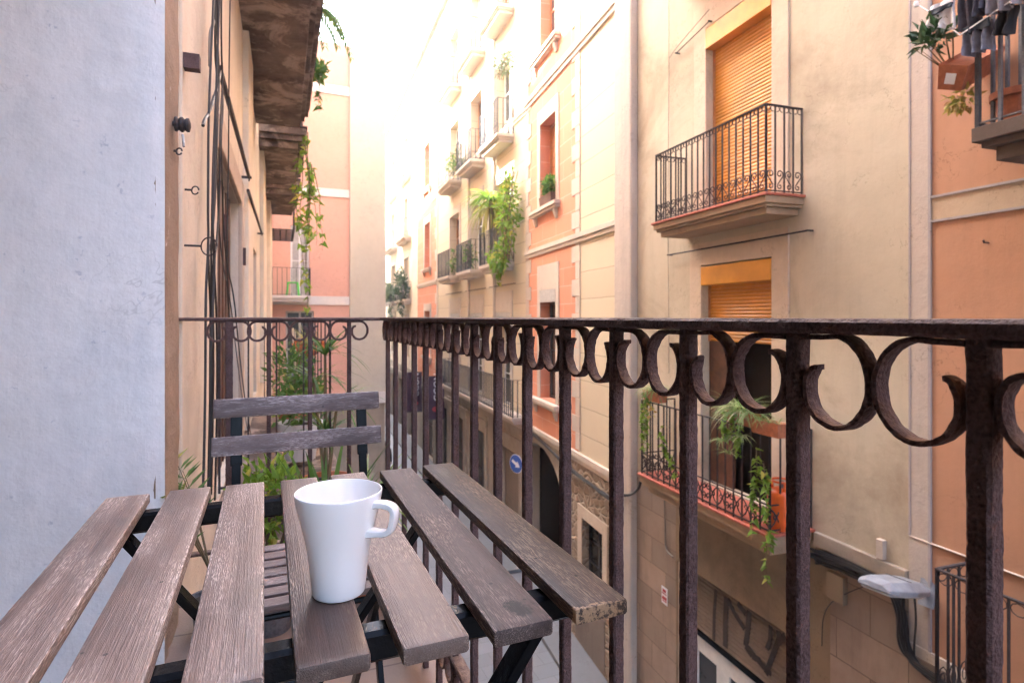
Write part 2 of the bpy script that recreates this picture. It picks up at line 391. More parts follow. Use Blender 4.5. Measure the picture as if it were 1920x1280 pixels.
MAT['table_wood_sheen'] = wood_slat('table_slat_sheen', 'y', lin(.090,.057,.044), lin(.155,.104,.082), lin(.50,.41,.35), .85, .0295, .38)  # sky sheen on the left slats painted in as paler wood
MAT['chair_wood'] = wood_slat('chair_slat_wood', 'x', lin(.066,.040,.035), lin(.125,.083,.073), lin(.54,.48,.46), .85, .022, .42)
MAT['ceramic'] = simple('white_ceramic', lin(.82,.82,.81), .07, 0, .55, .0, 4, .6)
MAT['roller_gold'] = simple('varnished_slats', lin(.66,.28,.032), .40, 0, .5, .10, 3, island=.35)
MAT['roller_box'] = simple('varnished_box', lin(.70,.31,.035), .36, 0, .5, .10, 3)
MAT['roller_metal'] = plaster('dirty_roller_door', lin(.26,.205,.165), lin(.20,.155,.125), lin(.10,.075,.06), .8, .2, 60, .4, .6)
MAT['graffiti'] = simple('faded_spray', lin(.050,.040,.036), .7, var=.2)
MAT['wood_door'] = simple('brown_door_wood', lin(.115,.048,.026), .55, var=.25, scale=6, bumps=.2)
MAT['wood_orange'] = simple('orange_window_wood', lin(.46,.19,.07), .5, var=.15)
MAT['dark_inside'] = simple('dark_room', lin(.022,.015,.012), .9, var=.1)  # near-black colour stands in for the shade of unlit rooms
MAT['glass_dark'] = simple('window_glass', lin(.035,.037,.040), .08, 0, .6, .05)
MAT['shutter_grey'] = simple('grey_roll_box', lin(.42,.40,.37), .6)
MAT['white_wood'] = simple('white_frame', lin(.70,.69,.67), .5, var=.06)
MAT['pot'] = simple('terracotta_pot', lin(.42,.14,.065), .75, var=.15, scale=20)
MAT['pot_white'] = simple('white_pot', lin(.72,.72,.70), .5, var=.05)
MAT['soil'] = simple('soil', lin(.04,.028,.02), .95)
MAT['cable'] = simple('black_cable', lin(.018,.017,.018), .45, var=.2)
MAT['cable_grey'] = simple('grey_cable', lin(.20,.17,.14), .6)
MAT['stem'] = simple('plant_stem', lin(.16,.12,.06), .8)
MAT['lamp_grey'] = simple('grey_lamp_paint', lin(.27,.28,.305), .45, var=.15)
MAT['lamp_glass'] = simple('lamp_glass', lin(.55,.56,.58), .15)
MAT['gas_orange'] = simple('orange_enamel', lin(.75,.115,.012), .38, var=.1, coat=.2)
MAT['green_plastic'] = simple('green_plastic', lin(.08,.62,.05), .4, var=.05)
MAT['cloth_white'] = simple('white_cloth', lin(.78,.78,.82), .9, var=.06)
MAT['cloth_grey'] = simple('charcoal_cloth', lin(.065,.060,.080), .95, var=.2, scale=30)
MAT['cloth_midgrey'] = simple('grey_cloth', lin(.22,.20,.215), .95, var=.15, scale=30)
MAT['cloth_denim'] = simple('faded_denim', lin(.20,.215,.29), .95, var=.15, scale=30)
MAT['cloth_black'] = simple('black_cloth', lin(.022,.020,.024), .95, var=.2)
MAT['cloth_dark'] = simple('dark_waistband', lin(.045,.055,.075), .95, var=.2)
MAT['sign_blue'] = simple('blue_sign', lin(.02,.10,.42), .35, var=.05)
MAT['sign_white'] = simple('white_sign', lin(.75,.75,.76), .4, var=.04)
MAT['sign_red'] = simple('red_sign', lin(.42,.05,.06), .5, var=.1)
MAT['banner'] = simple('plum_banner', lin(.060,.020,.050), .8, var=.12)
MAT['banner_red'] = simple('banner_red', lin(.48,.035,.05), .7)
MAT['skin'] = simple('skin', lin(.45,.25,.18), .6, var=.05)
MAT['hair'] = simple('hair', lin(.03,.02,.015), .6)
MAT['coat'] = simple('black_coat', lin(.012,.012,.018), .9)
MAT['jeans'] = simple('dark_trousers', lin(.03,.03,.05), .9)
MAT['bag_white'] = simple('white_bag', lin(.7,.7,.72), .8)
MAT['steel'] = simple('steel_wire', lin(.30,.29,.28), .35, .8)
MAT['leaf_bright'] = leafmat('bright_leaves', lin(.14,.27,.03), lin(.27,.40,.06), lin(.50,.46,.09), .12, .5)
MAT['leaf_mid'] = leafmat('mid_leaves', lin(.06,.14,.028), lin(.13,.24,.05), lin(.28,.32,.07), .08, .45)
MAT['leaf_dark'] = leafmat('dark_leaves', lin(.022,.060,.022), lin(.060,.11,.040), None, .1, .2)
MAT['leaf_spider'] = leafmat('striped_leaves', lin(.14,.24,.05), lin(.30,.36,.15), lin(.52,.50,.28), .2)
MAT['leaf_yellow'] = leafmat('yellowing_leaves', lin(.30,.30,.06), lin(.48,.40,.12), lin(.40,.25,.07), .2)
MAT['leaf_grey'] = leafmat('dusty_leaves', lin(.10,.15,.085), lin(.17,.23,.13), None, .1, .25)
MAT['flower'] = simple('orange_petals', lin(.65,.16,.03), .6)
# ================================================================== our balcony
XR, YC, XW = 0.42, 2.28, -0.28          # railing plane, corner, facade plane
ZT = 0.9985                              # top of the handrail
SP = 0.1405

def rough_bar(L, w, d, seg, amp, seed, bev=.0022):
    """vertical square bar with the lumps of many coats of paint; from z=0 to L, centred on x,y=0"""
    mb = MB(); hw, hd = w/2, d/2; b = bev
    base = [(-hw+b,-hd),(0,-hd),(hw-b,-hd),(hw,-hd+b),(hw,0),(hw,hd-b),(hw-b,hd),(0,hd),(-hw+b,hd),(-hw,hd-b),(-hw,0),(-hw,-hd+b)]
    n = len(base)
    for i in range(seg+1):
        z = L*i/seg
        for k, (x, y) in enumerate(base):
            q = Vector((x*160 + seed*7.1, y*160, z*170))
            a = noise.noise(q)*amp + noise.noise(q*.35)*amp*1.1
            l = math.hypot(x, y); mb.v.append((x + x/l*a, y + y/l*a, z))
    for i in range(seg):
        for k in range(n):
            mb.f.append((i*n+k, i*n+(k+1) % n, (i+1)*n+(k+1) % n, (i+1)*n+k))
    mb.f.append(tuple(range(n-1, -1, -1))); mb.f.append(tuple(seg*n+k for k in range(n)))
    return mb

def scroll_mb(seed, rx=.0290, rz=.0352, w=.0155, th=.0048, tip=.50, end=238, steps=84):
    """one C-scroll in the y,z plane, foot of its bar at y=0, top at z=0, curling out to +y"""
    mb = MB(); cy, cz = .0075 + .0312, -.0375
    path = [(.0075, -.0035), (.018, -.0030), (.027, -.0027)]
    a0, a1 = 86, -end
    for i in range(steps+1):
        t = i/steps; a = R(a0 + (a1-a0)*t)
        k = 1.0 if t < .72 else 1.0 - (1-tip)*((t-.72)/.28)**1.6
        path.append((cy + rx*k*math.cos(a) - (1-k)*.012, cz + rz*k*math.sin(a)))
    m = len(path); cs = [(-.5,-.5),(0,-.5),(.5,-.5),(.5,0),(.5,.5),(0,.5),(-.5,.5),(-.5,0)]; n = len(cs)
    for i, (y, z) in enumerate(path):
        y0, z0 = path[max(0,i-1)]; y1, z1 = path[min(m-1,i+1)]
        ty, tz = y1-y0, z1-z0; l = math.hypot(ty, tz) or 1; ny, nz = -tz/l, ty/l
        fw = w if i < m-9 else w*(1 - .45*(i-(m-9))/8)
        for (a, b) in cs:
            q = Vector((a*2.2+seed*3.3, y*150, z*150 + b*1.4)); e = noise.noise(q)*.0010 + noise.noise(q*2.7)*.0005
            bb = b*(th + e*1.3); aa = a*(fw + noise.noise(q + Vector((9,2,4)))*.0022)
            if a and b: aa *= .90; bb *= .86
            mb.v.append((aa, y + ny*bb, z + nz*bb))
    for i in range(m-1):
        for k in range(n): mb.f.append((i*n+k, i*n+(k+1) % n, (i+1)*n+(k+1) % n, (i+1)*n+k))
    mb.f.append(tuple(range(n-1,-1,-1))); mb.f.append(tuple((m-1)*n+k for k in range(n)))
    return mb

def rough_rail(p, q, w, h, amp, seg, seed):
    """flat handrail from p to q (top centre line)"""
    p, q = Vector(p), Vector(q); t = (q-p); L = t.length; t.normalize(); s = Vector((t.y, -t.x, 0)); mb = MB(); b = .0028
    cs = [(-w/2+b,0),(0,0.0004),(w/2-b,0),(w/2,-b),(w/2,-h+b),(w/2-b,-h),(0,-h),(-w/2+b,-h),(-w/2,-h+b),(-w/2,-b)]; n = len(cs)
    for i in range(seg+1):
        c = p + t*(L*i/seg)
        for (a, z) in cs:
            k = Vector((L*i/seg*95 + seed, a*150, z*150)); e = noise.noise(k)*amp + noise.noise(k*.3)*amp
            mb.v.append(tuple(c + s*(a + (e if abs(a) > w*.4 else 0)) + Vector((0,0, z + (e*.5 if z > -.001 else -e*.9 if z < -h*.6 else 0)))))
    for i in range(seg):
        for k in range(n): mb.f.append((i*n+k, (i+1)*n+k, (i+1)*n+(k+1) % n, i*n+(k+1) % n))
    mb.f.append(tuple(range(n))); mb.f.append(tuple(seg*n+k for k in range(n-1,-1,-1)))
    return mb

rail = thing('balcony_railing', 'brown wrought iron railing with C scrolls around the near balcony', 'railing', (XR, YC, 0))
RO = (XR, YC, 0)
mesh_obj('handrail', rough_rail((XR, -.55, ZT), (XR, YC+.017, ZT), .034, .0122, .0006, 620, 1), MAT['iron_brown'], rail, RO, True)
mesh_obj('handrail', rough_rail((XR-.0172, YC, ZT-.0006), (XW-.03, YC, ZT-.0006), .034, .0122, .0006, 130, 5), MAT['iron_brown'], rail, RO, True)
ZB = .185
mesh_obj('bottom_rail', rough_rail((XR, -.55, ZB), (XR, YC+.017, ZB), .030, .011, .0006, 300, 8), MAT['iron_brown'], rail, RO, True)
mesh_obj('bottom_rail', rough_rail((XR-.0152, YC, ZB), (XW-.03, YC, ZB), .030, .011, .0006, 90, 3), MAT['iron_brown'], rail, RO, True)
LB = ZT - .0118
bars = [mesh_obj('baluster', rough_bar(LB, .0155, .0150, 330, .00048, k), MAT['iron_brown'], rail, (0,0,0), True) for k in range(3)]
scrs = [mesh_obj('scroll', scroll_mb(k, rx=.0290+.0004*(k % 3), rz=(.0352,.0362,.0345,.0356,.0349)[k], th=(.0048,.0043,.0051,.0046,.0044)[k], tip=(.55,.42,.62,.48,.58)[k], end=(236,222,250,214,242)[k]), MAT['iron_brown'], rail, (0,0,0), True) for k in range(5)]
ends = [mesh_obj('scroll', scroll_mb(7+k, rx=.0300, rz=.0352, w=.010, th=.0088, tip=.5, end=(232,240)[k]), MAT['iron_brown'], rail, (0,0,0), True) for k in range(2)]
used = {}
def rail_part(protos, k, loc, rz=0, scale=(1,1,1)):
    o = protos[k]
    if used.get(o.name): o = o.copy(); COL.objects.link(o)
    else: used[o.name] = True
    o.parent = rail; o.location = Vector(loc) - Vector(RO); o.rotation_euler = (0,0,rz); o.scale = scale
    return o
y0 = .2235
ys = [y0 + SP*i for i in range(-3, 15)]
for i, y in enumerate(ys):
    rail_part(bars, i % 3, (XR, y, 0), math.pi*(i % 2))
    for sg in (1, -1):
        q = rail_part(scrs, rnd.randrange(5), (XR + rnd.uniform(-.0008,.0008), y, ZT-.0122), rnd.uniform(-.03,.03), (1, sg, rnd.uniform(.985,1.02))); q.rotation_euler.x = rnd.uniform(-.015,.015)
        if y > .75: rail_part(scrs, (i + (sg > 0)) % 5, (XR, y, ZB-.011), 0, (1, sg, 1.02))
for i, x in enumerate((.29, .149, .008, -.121)):
    b = rail_part(bars, (i+1) % 3, (x, YC, 0), math.pi/2)
    if i == 3: b.scale = (1.25, 1.55, 1)
    for sg in (1, -1):
        rail_part(ends, (sg > 0)*1, (x, YC, ZT-.0128), -math.pi/2, (1, sg, .98))

# ------------------------------------------------------------------ table
TZ = .72
TY0, TY1 = .487, 1.075
TXC = [-.1985 + .0833*i for i in range(7)]
tbl = thing('folding_table', 'folding table with seven worn brown slats on a black steel frame', 'table', (.05, .78, 0))
TO = (.05, .78, 0)
def slat(L, w, th, seed, axis='y', seg=70, b=.0022, amp=.00018, sag=0.0):
    """a board centred on the origin, rounded edges, slight saw marks; top at z=0"""
    cs = [(-w/2+b,0),(-w/6,0),(w/6,0),(w/2-b,0),(w/2-b*.3,-b*.3),(w/2,-b),(w/2,-th+b),(w/2-b,-th),(-w/2+b,-th),(-w/2,-th+b),(-w/2,-b),(-w/2+b*.3,-b*.3)]
    n = len(cs); mb = MB()
    ends = [(0, b), (b*.3, b*.3), (b, 0)]
    st = [(-L/2 + e, i) for e, i in ends] + [(-L/2 + b + (L-2*b)*k/seg, 0) for k in range(1, seg)] + [(L/2 - e, i) for e, i in reversed(ends)]
    for y, ins in st:
        for (x, z) in cs:
            k = Vector((x*60 + seed*11.7, y*22, z*60)); e = noise.noise(k)*amp + noise.noise(k*4)*amp*.5
            x2 = x*(1 - ins*2/w) + e; z2 = -th/2 + (z+th/2)*(1 - ins*2/th) + e*.6 + sag*((2*y/L)**2)
            mb.v.append((x2, y + noise.noise(Vector((x*200, seed, z*200)))*.0001, z2) if axis == 'y' else (y, x2, z2))
    m = len(st)
    for i in range(m-1):
        for k in range(n):
            q = (i*n+k, i*n+(k+1) % n, (i+1)*n+(k+1) % n, (i+1)*n+k)
            mb.f.append(q[::-1] if axis == 'y' else q)
    e0, e1 = tuple(range(n)), tuple((m-1)*n+k for k in range(n-1,-1,-1))
    mb.f += [e0, e1] if axis == 'y' else [e0[::-1], e1[::-1]]
    return mb
dL = [(.0, 0), (.0, .006), (-.004, .004), (-.008, .002), (0, 0), (0, -.004), (.002, .002)]
for i, x in enumerate(TXC):
    L = TY1 - TY0 + dL[i][0]
    o = mesh_obj('table_slat', slat(L, .059, .0158, i+1), MAT['table_wood_chipped' if i == 6 else 'table_wood_dark' if i == 5 else 'table_wood_sheen' if i < 3 else 'table_wood'], tbl, (0,0,0), True,
                 {5: 'grey worn table slat with a dark stain at its end', 6: 'slat with bare chipped wood at its near end'}.get(i))
    o.location = Vector((x, (TY0+TY1)/2 + dL[i][1], TZ)) - Vector(TO)
    o.rotation_euler = (0, 0, R((.25,-.2,.15,-.1,.2,-.3,.1)[i]))
def frame_beam(y):
    mb = MB(); mb.cbox(TXC[0]-.012, TXC[6]+.014, y-.0125, y+.0125, TZ-.0158-.030, TZ-.0160, .004); return mb
for y in (.565, 1.035): mesh_obj('frame_beam', frame_beam(y), MAT['black_metal'], tbl, TO)
for y, dy in ((.565, .016), (1.035, -.016)):
    for k, (xa, xb) in enumerate(((.285, -.205), (-.190, .30))):
        yy = y + dy*(1 + k*.9)
        mb = MB(); mb.bar((xa, yy, TZ-.044), (xb, yy, .012), .030, .012)
        mesh_obj('leg', mb, MAT['black_metal'], tbl, TO, bevel=.002)
for z, x in ((.16, -.10), (.16, .20)):
    mb = MB(); mb.tube([(x, .59, z), (x, 1.01, z)], .007, 8); mesh_obj('cross_rod', mb, MAT['black_metal'], tbl, TO, True)
mb = MB()
for i, x in enumerate(TXC):
    for y in (.565, 1.035): mb.lathe((x, y, TZ-.0195), [(.006,0),(.006,.0008)], 10)

# bare chipped end grain on the last slat and a scorch on the sixth: shallow chips of their own shape
def chips(cx, y, z0, z1, w, n, seed):
    r = random.Random(seed); mb = MB()
    for _ in range(n):
        x = cx + r.uniform(-.5,.5)*w; z = z0 + (z1-z0)*r.random()**.7; s = r.uniform(.0015,.005)
        pts = []
        for k in range(7):
            a = k*2*math.pi/7; rr = s*r.uniform(.5,1.1); pts.append((x + rr*math.cos(a)*1.5, y, z + rr*math.sin(a)*.8))
        mb.poly(pts)
    return mb

# ------------------------------------------------------------------ mug
MUGC = Vector((.0680, .614, TZ + .0002))
mug = thing('mug', 'white ceramic mug with an angular handle standing on the table', 'mug', MUGC)
prof = [(.0,.0016),(.0222,.0016),(.0235,.0004),(.0248,.0004),(.0260,.0014),(.0266,.004),(.0272,.012),(.0286,.028),(.0310,.045),(.0340,.060),(.0374,.074),(.0407,.087),(.0428,.097),(.04335,.1010),(.0434,.1026),(.0431,.1034),(.0424,.1037),(.0416,.1033),(.0411,.1018),(.0402,.093),(.0362,.078),(.0318,.060),(.0284,.042),(.0262,.024),(.0250,.010),(.0230,.0058),(.018,.0046),(.0,.0044)]
mb = MB(); mb.lathe((0,0,0), prof, 72, False)
body = mesh_obj('mug_body', mb, MAT['ceramic'], mug, (0,0,0), True)
m = body.modifiers.new('sub', 'SUBSURF'); m.levels = 1; m.render_levels = 1
def handle_mb():
    mb = MB(); P = [(.0390,.0928),(.047,.0932),(.0560,.0932),(.0620,.0915),(.0650,.0875),(.0654,.0820),(.0644,.0750),(.0628,.0675),(.0600,.0628),(.0550,.0600),(.0480,.0590),(.0355,.0584)]
    P = [(x, .0932-(.0932-z)*.84) for x, z in P]
    # smooth the path (Chaikin)
    for _ in range(2):
        Q = [P[0]]
        for a, b in zip(P, P[1:]): Q += [(a[0]*.75+b[0]*.25, a[1]*.75+b[1]*.25), (a[0]*.25+b[0]*.75, a[1]*.25+b[1]*.75)]
        P = Q + [P[-1]]
    n = 12
    for i, (x, z) in enumerate(P):
        x0, z0 = P[max(0,i-1)]; x1, z1 = P[min(len(P)-1,i+1)]; l = math.hypot(x1-x0, z1-z0); nx, nz = -(z1-z0)/l, (x1-x0)/l
        e = 1 + .35*max(0, 1 - min(i, len(P)-1-i)/5)
        for k in range(n):
            a = 2*math.pi*k/n; ca = math.copysign(abs(math.cos(a))**.65, math.cos(a)); sa = math.copysign(abs(math.sin(a))**.65, math.sin(a))
            mb.v.append((x + nx*.0038*e*sa, .0070*e*ca, z + nz*.0038*e*sa))
    for i in range(len(P)-1):
        for k in range(n): mb.f.append((i*n+k, i*n+(k+1) % n, (i+1)*n+(k+1) % n, (i+1)*n+k))
    return mb
h = mesh_obj('handle', handle_mb(), MAT['ceramic'], mug, (0,0,0), True)
h.scale = (.95,.92,1); h.rotation_euler = (0, 0, -YAW - R(15))

# ------------------------------------------------------------------ chair
CH = Vector((.088, 1.40, 0))
chair = thing('folding_chair', 'folding slatted chair with two faded purplish back slats behind the table', 'chair', CH, R(1.2))
def cp(name, mb, mat, **k): return mesh_obj(name, mb, MAT[mat], chair, (0,0,0), **k)
for k, (z, y, tilt) in enumerate(((.801, .175, 12), (.712, .158, 11))):
    o = cp('back_slat', slat(.398 if k == 0 else .404, .046, .013, 31+k, 'x'), 'chair_wood', smooth=True)
    o.location = (-.004, y, z - .023); o.rotation_euler = (R(90-tilt), 0, 0)
for sx in (-1, 1):
    x = sx*.150 - .002
    mb = MB(); pts = [(x, .186, .79), (x, .170, .70), (x, .158, .64)]
    for a, b in zip(pts, pts[1:]): mb.bar(a, b, .026, .009)
    mb.bar((x, .158, .645), (x, .146, .585), .020, .010); mb.bar((x, .146, .59), (x, -.17, .012), .013, .024)
    cp('back_leg', mb, 'black_metal', bevel=.0015)
    mb = MB(); xi = x - sx*.018; mb.bar((xi, -.165, .435), (xi, .19, .012), .013, .024); cp('front_leg', mb, 'black_metal', bevel=.0015)
for k in range(7):
    o = cp('seat_slat', slat(.372, .036, .014, 41+k, 'x'), 'chair_wood', smooth=True); o.location = (-.002, -.185 + k*.0475, .452)
for sx in (-1, 1):
    mb = MB(); mb.cbox(sx*.172-.008-.002, sx*.172+.008-.002, -.20, .125, .408, .4375, .003); cp('seat_rail', mb, 'black_metal')
for y, z in ((.10, .12), (-.115, .10), (-.15, .405)):
    mb = MB(); mb.tube([(-.155, y, z), (.15, y, z)], .006, 8); cp('stretcher', mb, 'black_metal', smooth=True)

# ------------------------------------------------------------------ plants standing on our balcony
def pot_mb(r, h, rim=.012):
    mb = MB(); mb.lathe((0,0,0), [(r*.68,0),(r*.74,h*.3),(r*.86,h*.78),(r*.88,h*.8),(r+rim*.3,h*.81),(r+rim*.4,h),(r-rim*.4,h),(r*.82,h*.86)], 24, True); return mb
def soil_mb(r, h): 
    mb = MB(); mb.poly([(r*.84*math.cos(k*math.pi/10), r*.84*math.sin(k*math.pi/10), h*.9) for k in range(20)]); return mb
def potted(name, label, cat, loc, r, h, pot='pot', group=None):
    t = thing(name, label, cat, loc, rnd.uniform(0, 6), group)
    mesh_obj('pot', pot_mb(r, h), MAT[pot], t, smooth=False); mesh_obj('soil', soil_mb(r, h), MAT['soil'], t)
    return t
def bush_mb(mb, c, rad, n, L, w, up=.3, kind=0):
    c = Vector(c)
    for _ in range(n):
        q = rv()
        while q.length > 1: q = rv()
        q = q * (.55 + .45*rnd.random()); p = c + Vector((q.x*rad[0], q.y*rad[1], q.z*rad[2]))
        d = (q + rv(.7) + Vector((0,0,up))); l = L*rnd.uniform(.6,1.25)
        mb.leaf(p, d, rv() + Vector((0,0,1)), l, w*l/L*rnd.uniform(.8,1.2), kind)
    return mb
def twigs_mb(mb, base, c, rad, n, r):
    for _ in range(n):
        q = rv(.75); e = Vector(c) + Vector((q.x*rad[0], q.y*rad[1], q.z*rad[2])); b = Vector(base)
        m_ = b.lerp(e, .5) + rv(.04*rad[0]); mb.tube([b, m_, e], r, 5, True, r*.35)
    return mb
def spray_mb(mb, base, n, L, w, droop, spread=1.0, up=.8, seg=6):
    for k in range(n):
        a = rnd.uniform(0, 2*math.pi); d = Vector((math.cos(a)*spread, math.sin(a)*spread, up*rnd.uniform(.4,1.5)))
        mb.blade(Vector(base) + rv(.012), d, L*rnd.uniform(.6,1.2), w*rnd.uniform(.7,1.2), droop*rnd.uniform(.6,1.4), seg)
    return mb

t = potted('potted_bush', 'leafy green bush in a pot on our balcony floor behind the chair', 'plant', (.015, 2.02, 0), .085, .14, 'iron_grey')
mesh_obj('foliage', bush_mb(MB(), (0,0,.40), (.13,.13,.17), 420, .040, .022), MAT['leaf_bright'], t)
mesh_obj('stem', twigs_mb(MB(), (0,0,.18), (0,0,.40), (.15,.13,.2), 16, .004), MAT['stem'], t)
t = potted('potted_palm', 'small potted palm with feathery green fronds beside the left wall', 'plant', (-.165, 2.06, 0), .06, .12, 'iron_grey')
mb = MB(); ms = MB()
for k in range(9):
    a = rnd.uniform(0, 6.28); d = Vector((abs(math.cos(a))*.4, math.sin(a)*.35, 1.0)).normalized(); p = Vector((0,0,.2)); pts = [p.copy()]
    L = rnd.uniform(.30, .40)
    for s in range(10):
        d = (d + Vector((0,0,-.085))).normalized(); p = p + d*L/10; pts.append(p.copy())
        if s > 2:
            sd = d.cross(Vector((0,0,1))).normalized()
            for sg in (1,-1): mb.leaf(p, d*.8 + sd*sg*.9 + Vector((0,0,-.1)), Vector((0,0,1)), .105*(1-.4*abs(s-6)/6), .013)
    ms.tube(pts, .003, 5, True, .001)
mesh_obj('fronds', mb, MAT['leaf_mid'], t); mesh_obj('stem', ms, MAT['stem'], t)
t = potted('potted_yucca', 'potted plant with broad strap leaves behind the chair back', 'plant', (.19, 2.10, 0), .10, .22, 'pot_white')
mb = MB()
for k in range(20):
    a = rnd.uniform(0, 6.28); mb.blade(Vector((0,0,.2)) + rv(.02), Vector((math.cos(a)*.42, math.sin(a)*.42, 1)), rnd.uniform(.30,.48), rnd.uniform(.022,.036), .55, 8)
mesh_obj('leaves', mb, MAT['leaf_mid'], t)
t = potted('spider_plant', 'pale striped spider plant in the far corner of our balcony', 'plant', (.325, 2.13, 0), .085, .26, 'pot')
mesh_obj('leaves', spray_mb(MB(), (0,0,.27), 70, .30, .010, 1.3, .7, 1.1, 7), MAT['leaf_spider'], t)
# ================================================================== building helpers
def wall_mb(mb, u0, u1, z0, z1, ops=(), d=0.0, edge=.3):
    """front sheet with openings (ua,ub,za,zb,depth) and their reveals"""
    us = sorted({u0, u1, *[min(max(x, u0), u1) for o in ops for x in o[:2]]}); zs = sorted({z0, z1, *[min(max(x, z0), z1) for o in ops for x in o[2:4]]})
    for a, b in zip(us, us[1:]):
        for c, e in zip(zs, zs[1:]):
            m, n = (a+b)/2, (c+e)/2
            if any(o[0] < m < o[1] and o[2] < n < o[3] for o in ops): continue
            mb.quad((b,d,c),(a,d,c),(a,d,e),(b,d,e))
    for ua, ub, za, zb, dp in ops:
        y = d - dp
        mb.quad((ua,d,za),(ua,y,za),(ua,y,zb),(ua,d,zb)); mb.quad((ub,y,za),(ub,d,za),(ub,d,zb),(ub,y,zb))
        mb.quad((ua,d,zb),(ua,y,zb),(ub,y,zb),(ub,d,zb)); mb.quad((ua,y,za),(ua,d,za),(ub,d,za),(ub,y,za))
    for a, b in (((u0,z0),(u0,z1)), ((u1,z1),(u1,z0)), ((u0,z1),(u1,z1)), ((u1,z0),(u0,z0))):
        mb.quad((a[0],d,a[1]),(b[0],d,b[1]),(b[0],d-edge,b[1]),(a[0],d-edge,a[1]))
    return mb
def hull(parent, u0, u1, z1, d0=-7.0, d1=-.42, mat='dark_inside', name='inner_block'):
    mb = MB(); mb.box(u0+.01, u1-.01, d0, d1, GZ-.05, z1); return bpart(name, mb, MAT[mat], parent)
def roof(parent, u0, u1, z1, d0=-7.0, lip=.18):
    mb = MB(); mb.box(u0, u1, d0, lip, z1+.003, z1+.16); return bpart('roof', mb, MAT['tile_red'], parent)
def roller(parent, ua, ub, za, zb, d, mat, pitch=.045, name='roller_shutter', depth=.012):
    mb = MB(); n = int((zb-za)/pitch)
    for i in range(n):
        z = za + i*pitch
        pr = [(d-.02, z), (d+depth*.35, z+pitch*.03), (d+depth, z+pitch*.3), (d+depth, z+pitch*.62), (d+depth*.3, z+pitch*.95), (d-.02, z+pitch)]
        mb.prism_y(pr, ua, ub)
    if zb - (za+n*pitch) > .004: mb.box(ua, ub, d-.02, d, za+n*pitch, zb)
    return bpart(name, mb, MAT[mat], parent)
def win(parent, ua, ub, za, zb, d, mat='white_wood', leaves=2, bars=1, name='window', fr=.06, inner='glass_dark'):
    """casement: frame, mullions and one set of panes"""
    mb = MB(); t = .05
    mb.box(ua, ua+fr, d-t, d, za, zb); mb.box(ub-fr, ub, d-t, d, za, zb)
    mb.box(ua+fr, ub-fr, d-t, d-.002, za, za+fr); mb.box(ua+fr, ub-fr, d-t, d-.002, zb-fr, zb)
    for k in range(1, leaves):
        x = ua + (ub-ua)*k/leaves; mb.box(x-fr*.6, x+fr*.6, d-t, d-.004, za+fr, zb-fr)
    for k in range(1, bars+1):
        z = za + (zb-za)*k/(bars+1); mb.box(ua+fr, ub-fr, d-t+.006, d-.012, z-.018, z+.018)
    f = bpart(name, mb, MAT[mat], parent)
    g = MB(); g.box(ua+fr*.5, ub-fr*.5, d-t+.008, d-t+.018, za+fr*.5, zb-fr*.5); bpart('pane', g, MAT[inner], f)
    return f
def trim(parent, name, rects, mat, d, d0=-.005, bevel=.006):
    mb = MB()
    for ua, ub, za, zb in rects: mb.box(ua, ub, d0, d, za, zb)
    return bpart(name, mb, MAT[mat], parent, bevel=bevel)
def surround(parent, ua, ub, za, zb, w, mat='surround', d=.03, top=None, name='window_surround'):
    top = w if top is None else top; mb = MB()
    mb.box(ua-w, ua-.001, -.004, d, za, zb+top); mb.box(ub+.001, ub+w, -.004, d, za, zb+top); mb.box(ua-.001, ub+.001, -.004, d-.002, zb+.001, zb+top-.002)
    return bpart(name, mb, MAT[mat], parent, bevel=.005)
def sill(parent, ua, ub, z, d=.16, t=.16, brackets=True, mat='stone_trim'):
    mb = MB(); mb.box(ua, ub, -.004, d, z-t*.55, z); mb.box(ua+.03, ub-.03, -.004, d-.04, z-t, z-t*.55-.001)
    if brackets:
        for u in (ua+.18, ub-.30): mb.prism_y([(-.004, z-t-.001), (d-.06, z-t-.001), (d-.07, z-t-.08), (.04, z-t-.22), (-.004, z-t-.22)], u, u+.12)
    return bpart('sill', mb, MAT[mat], parent, bevel=.008)

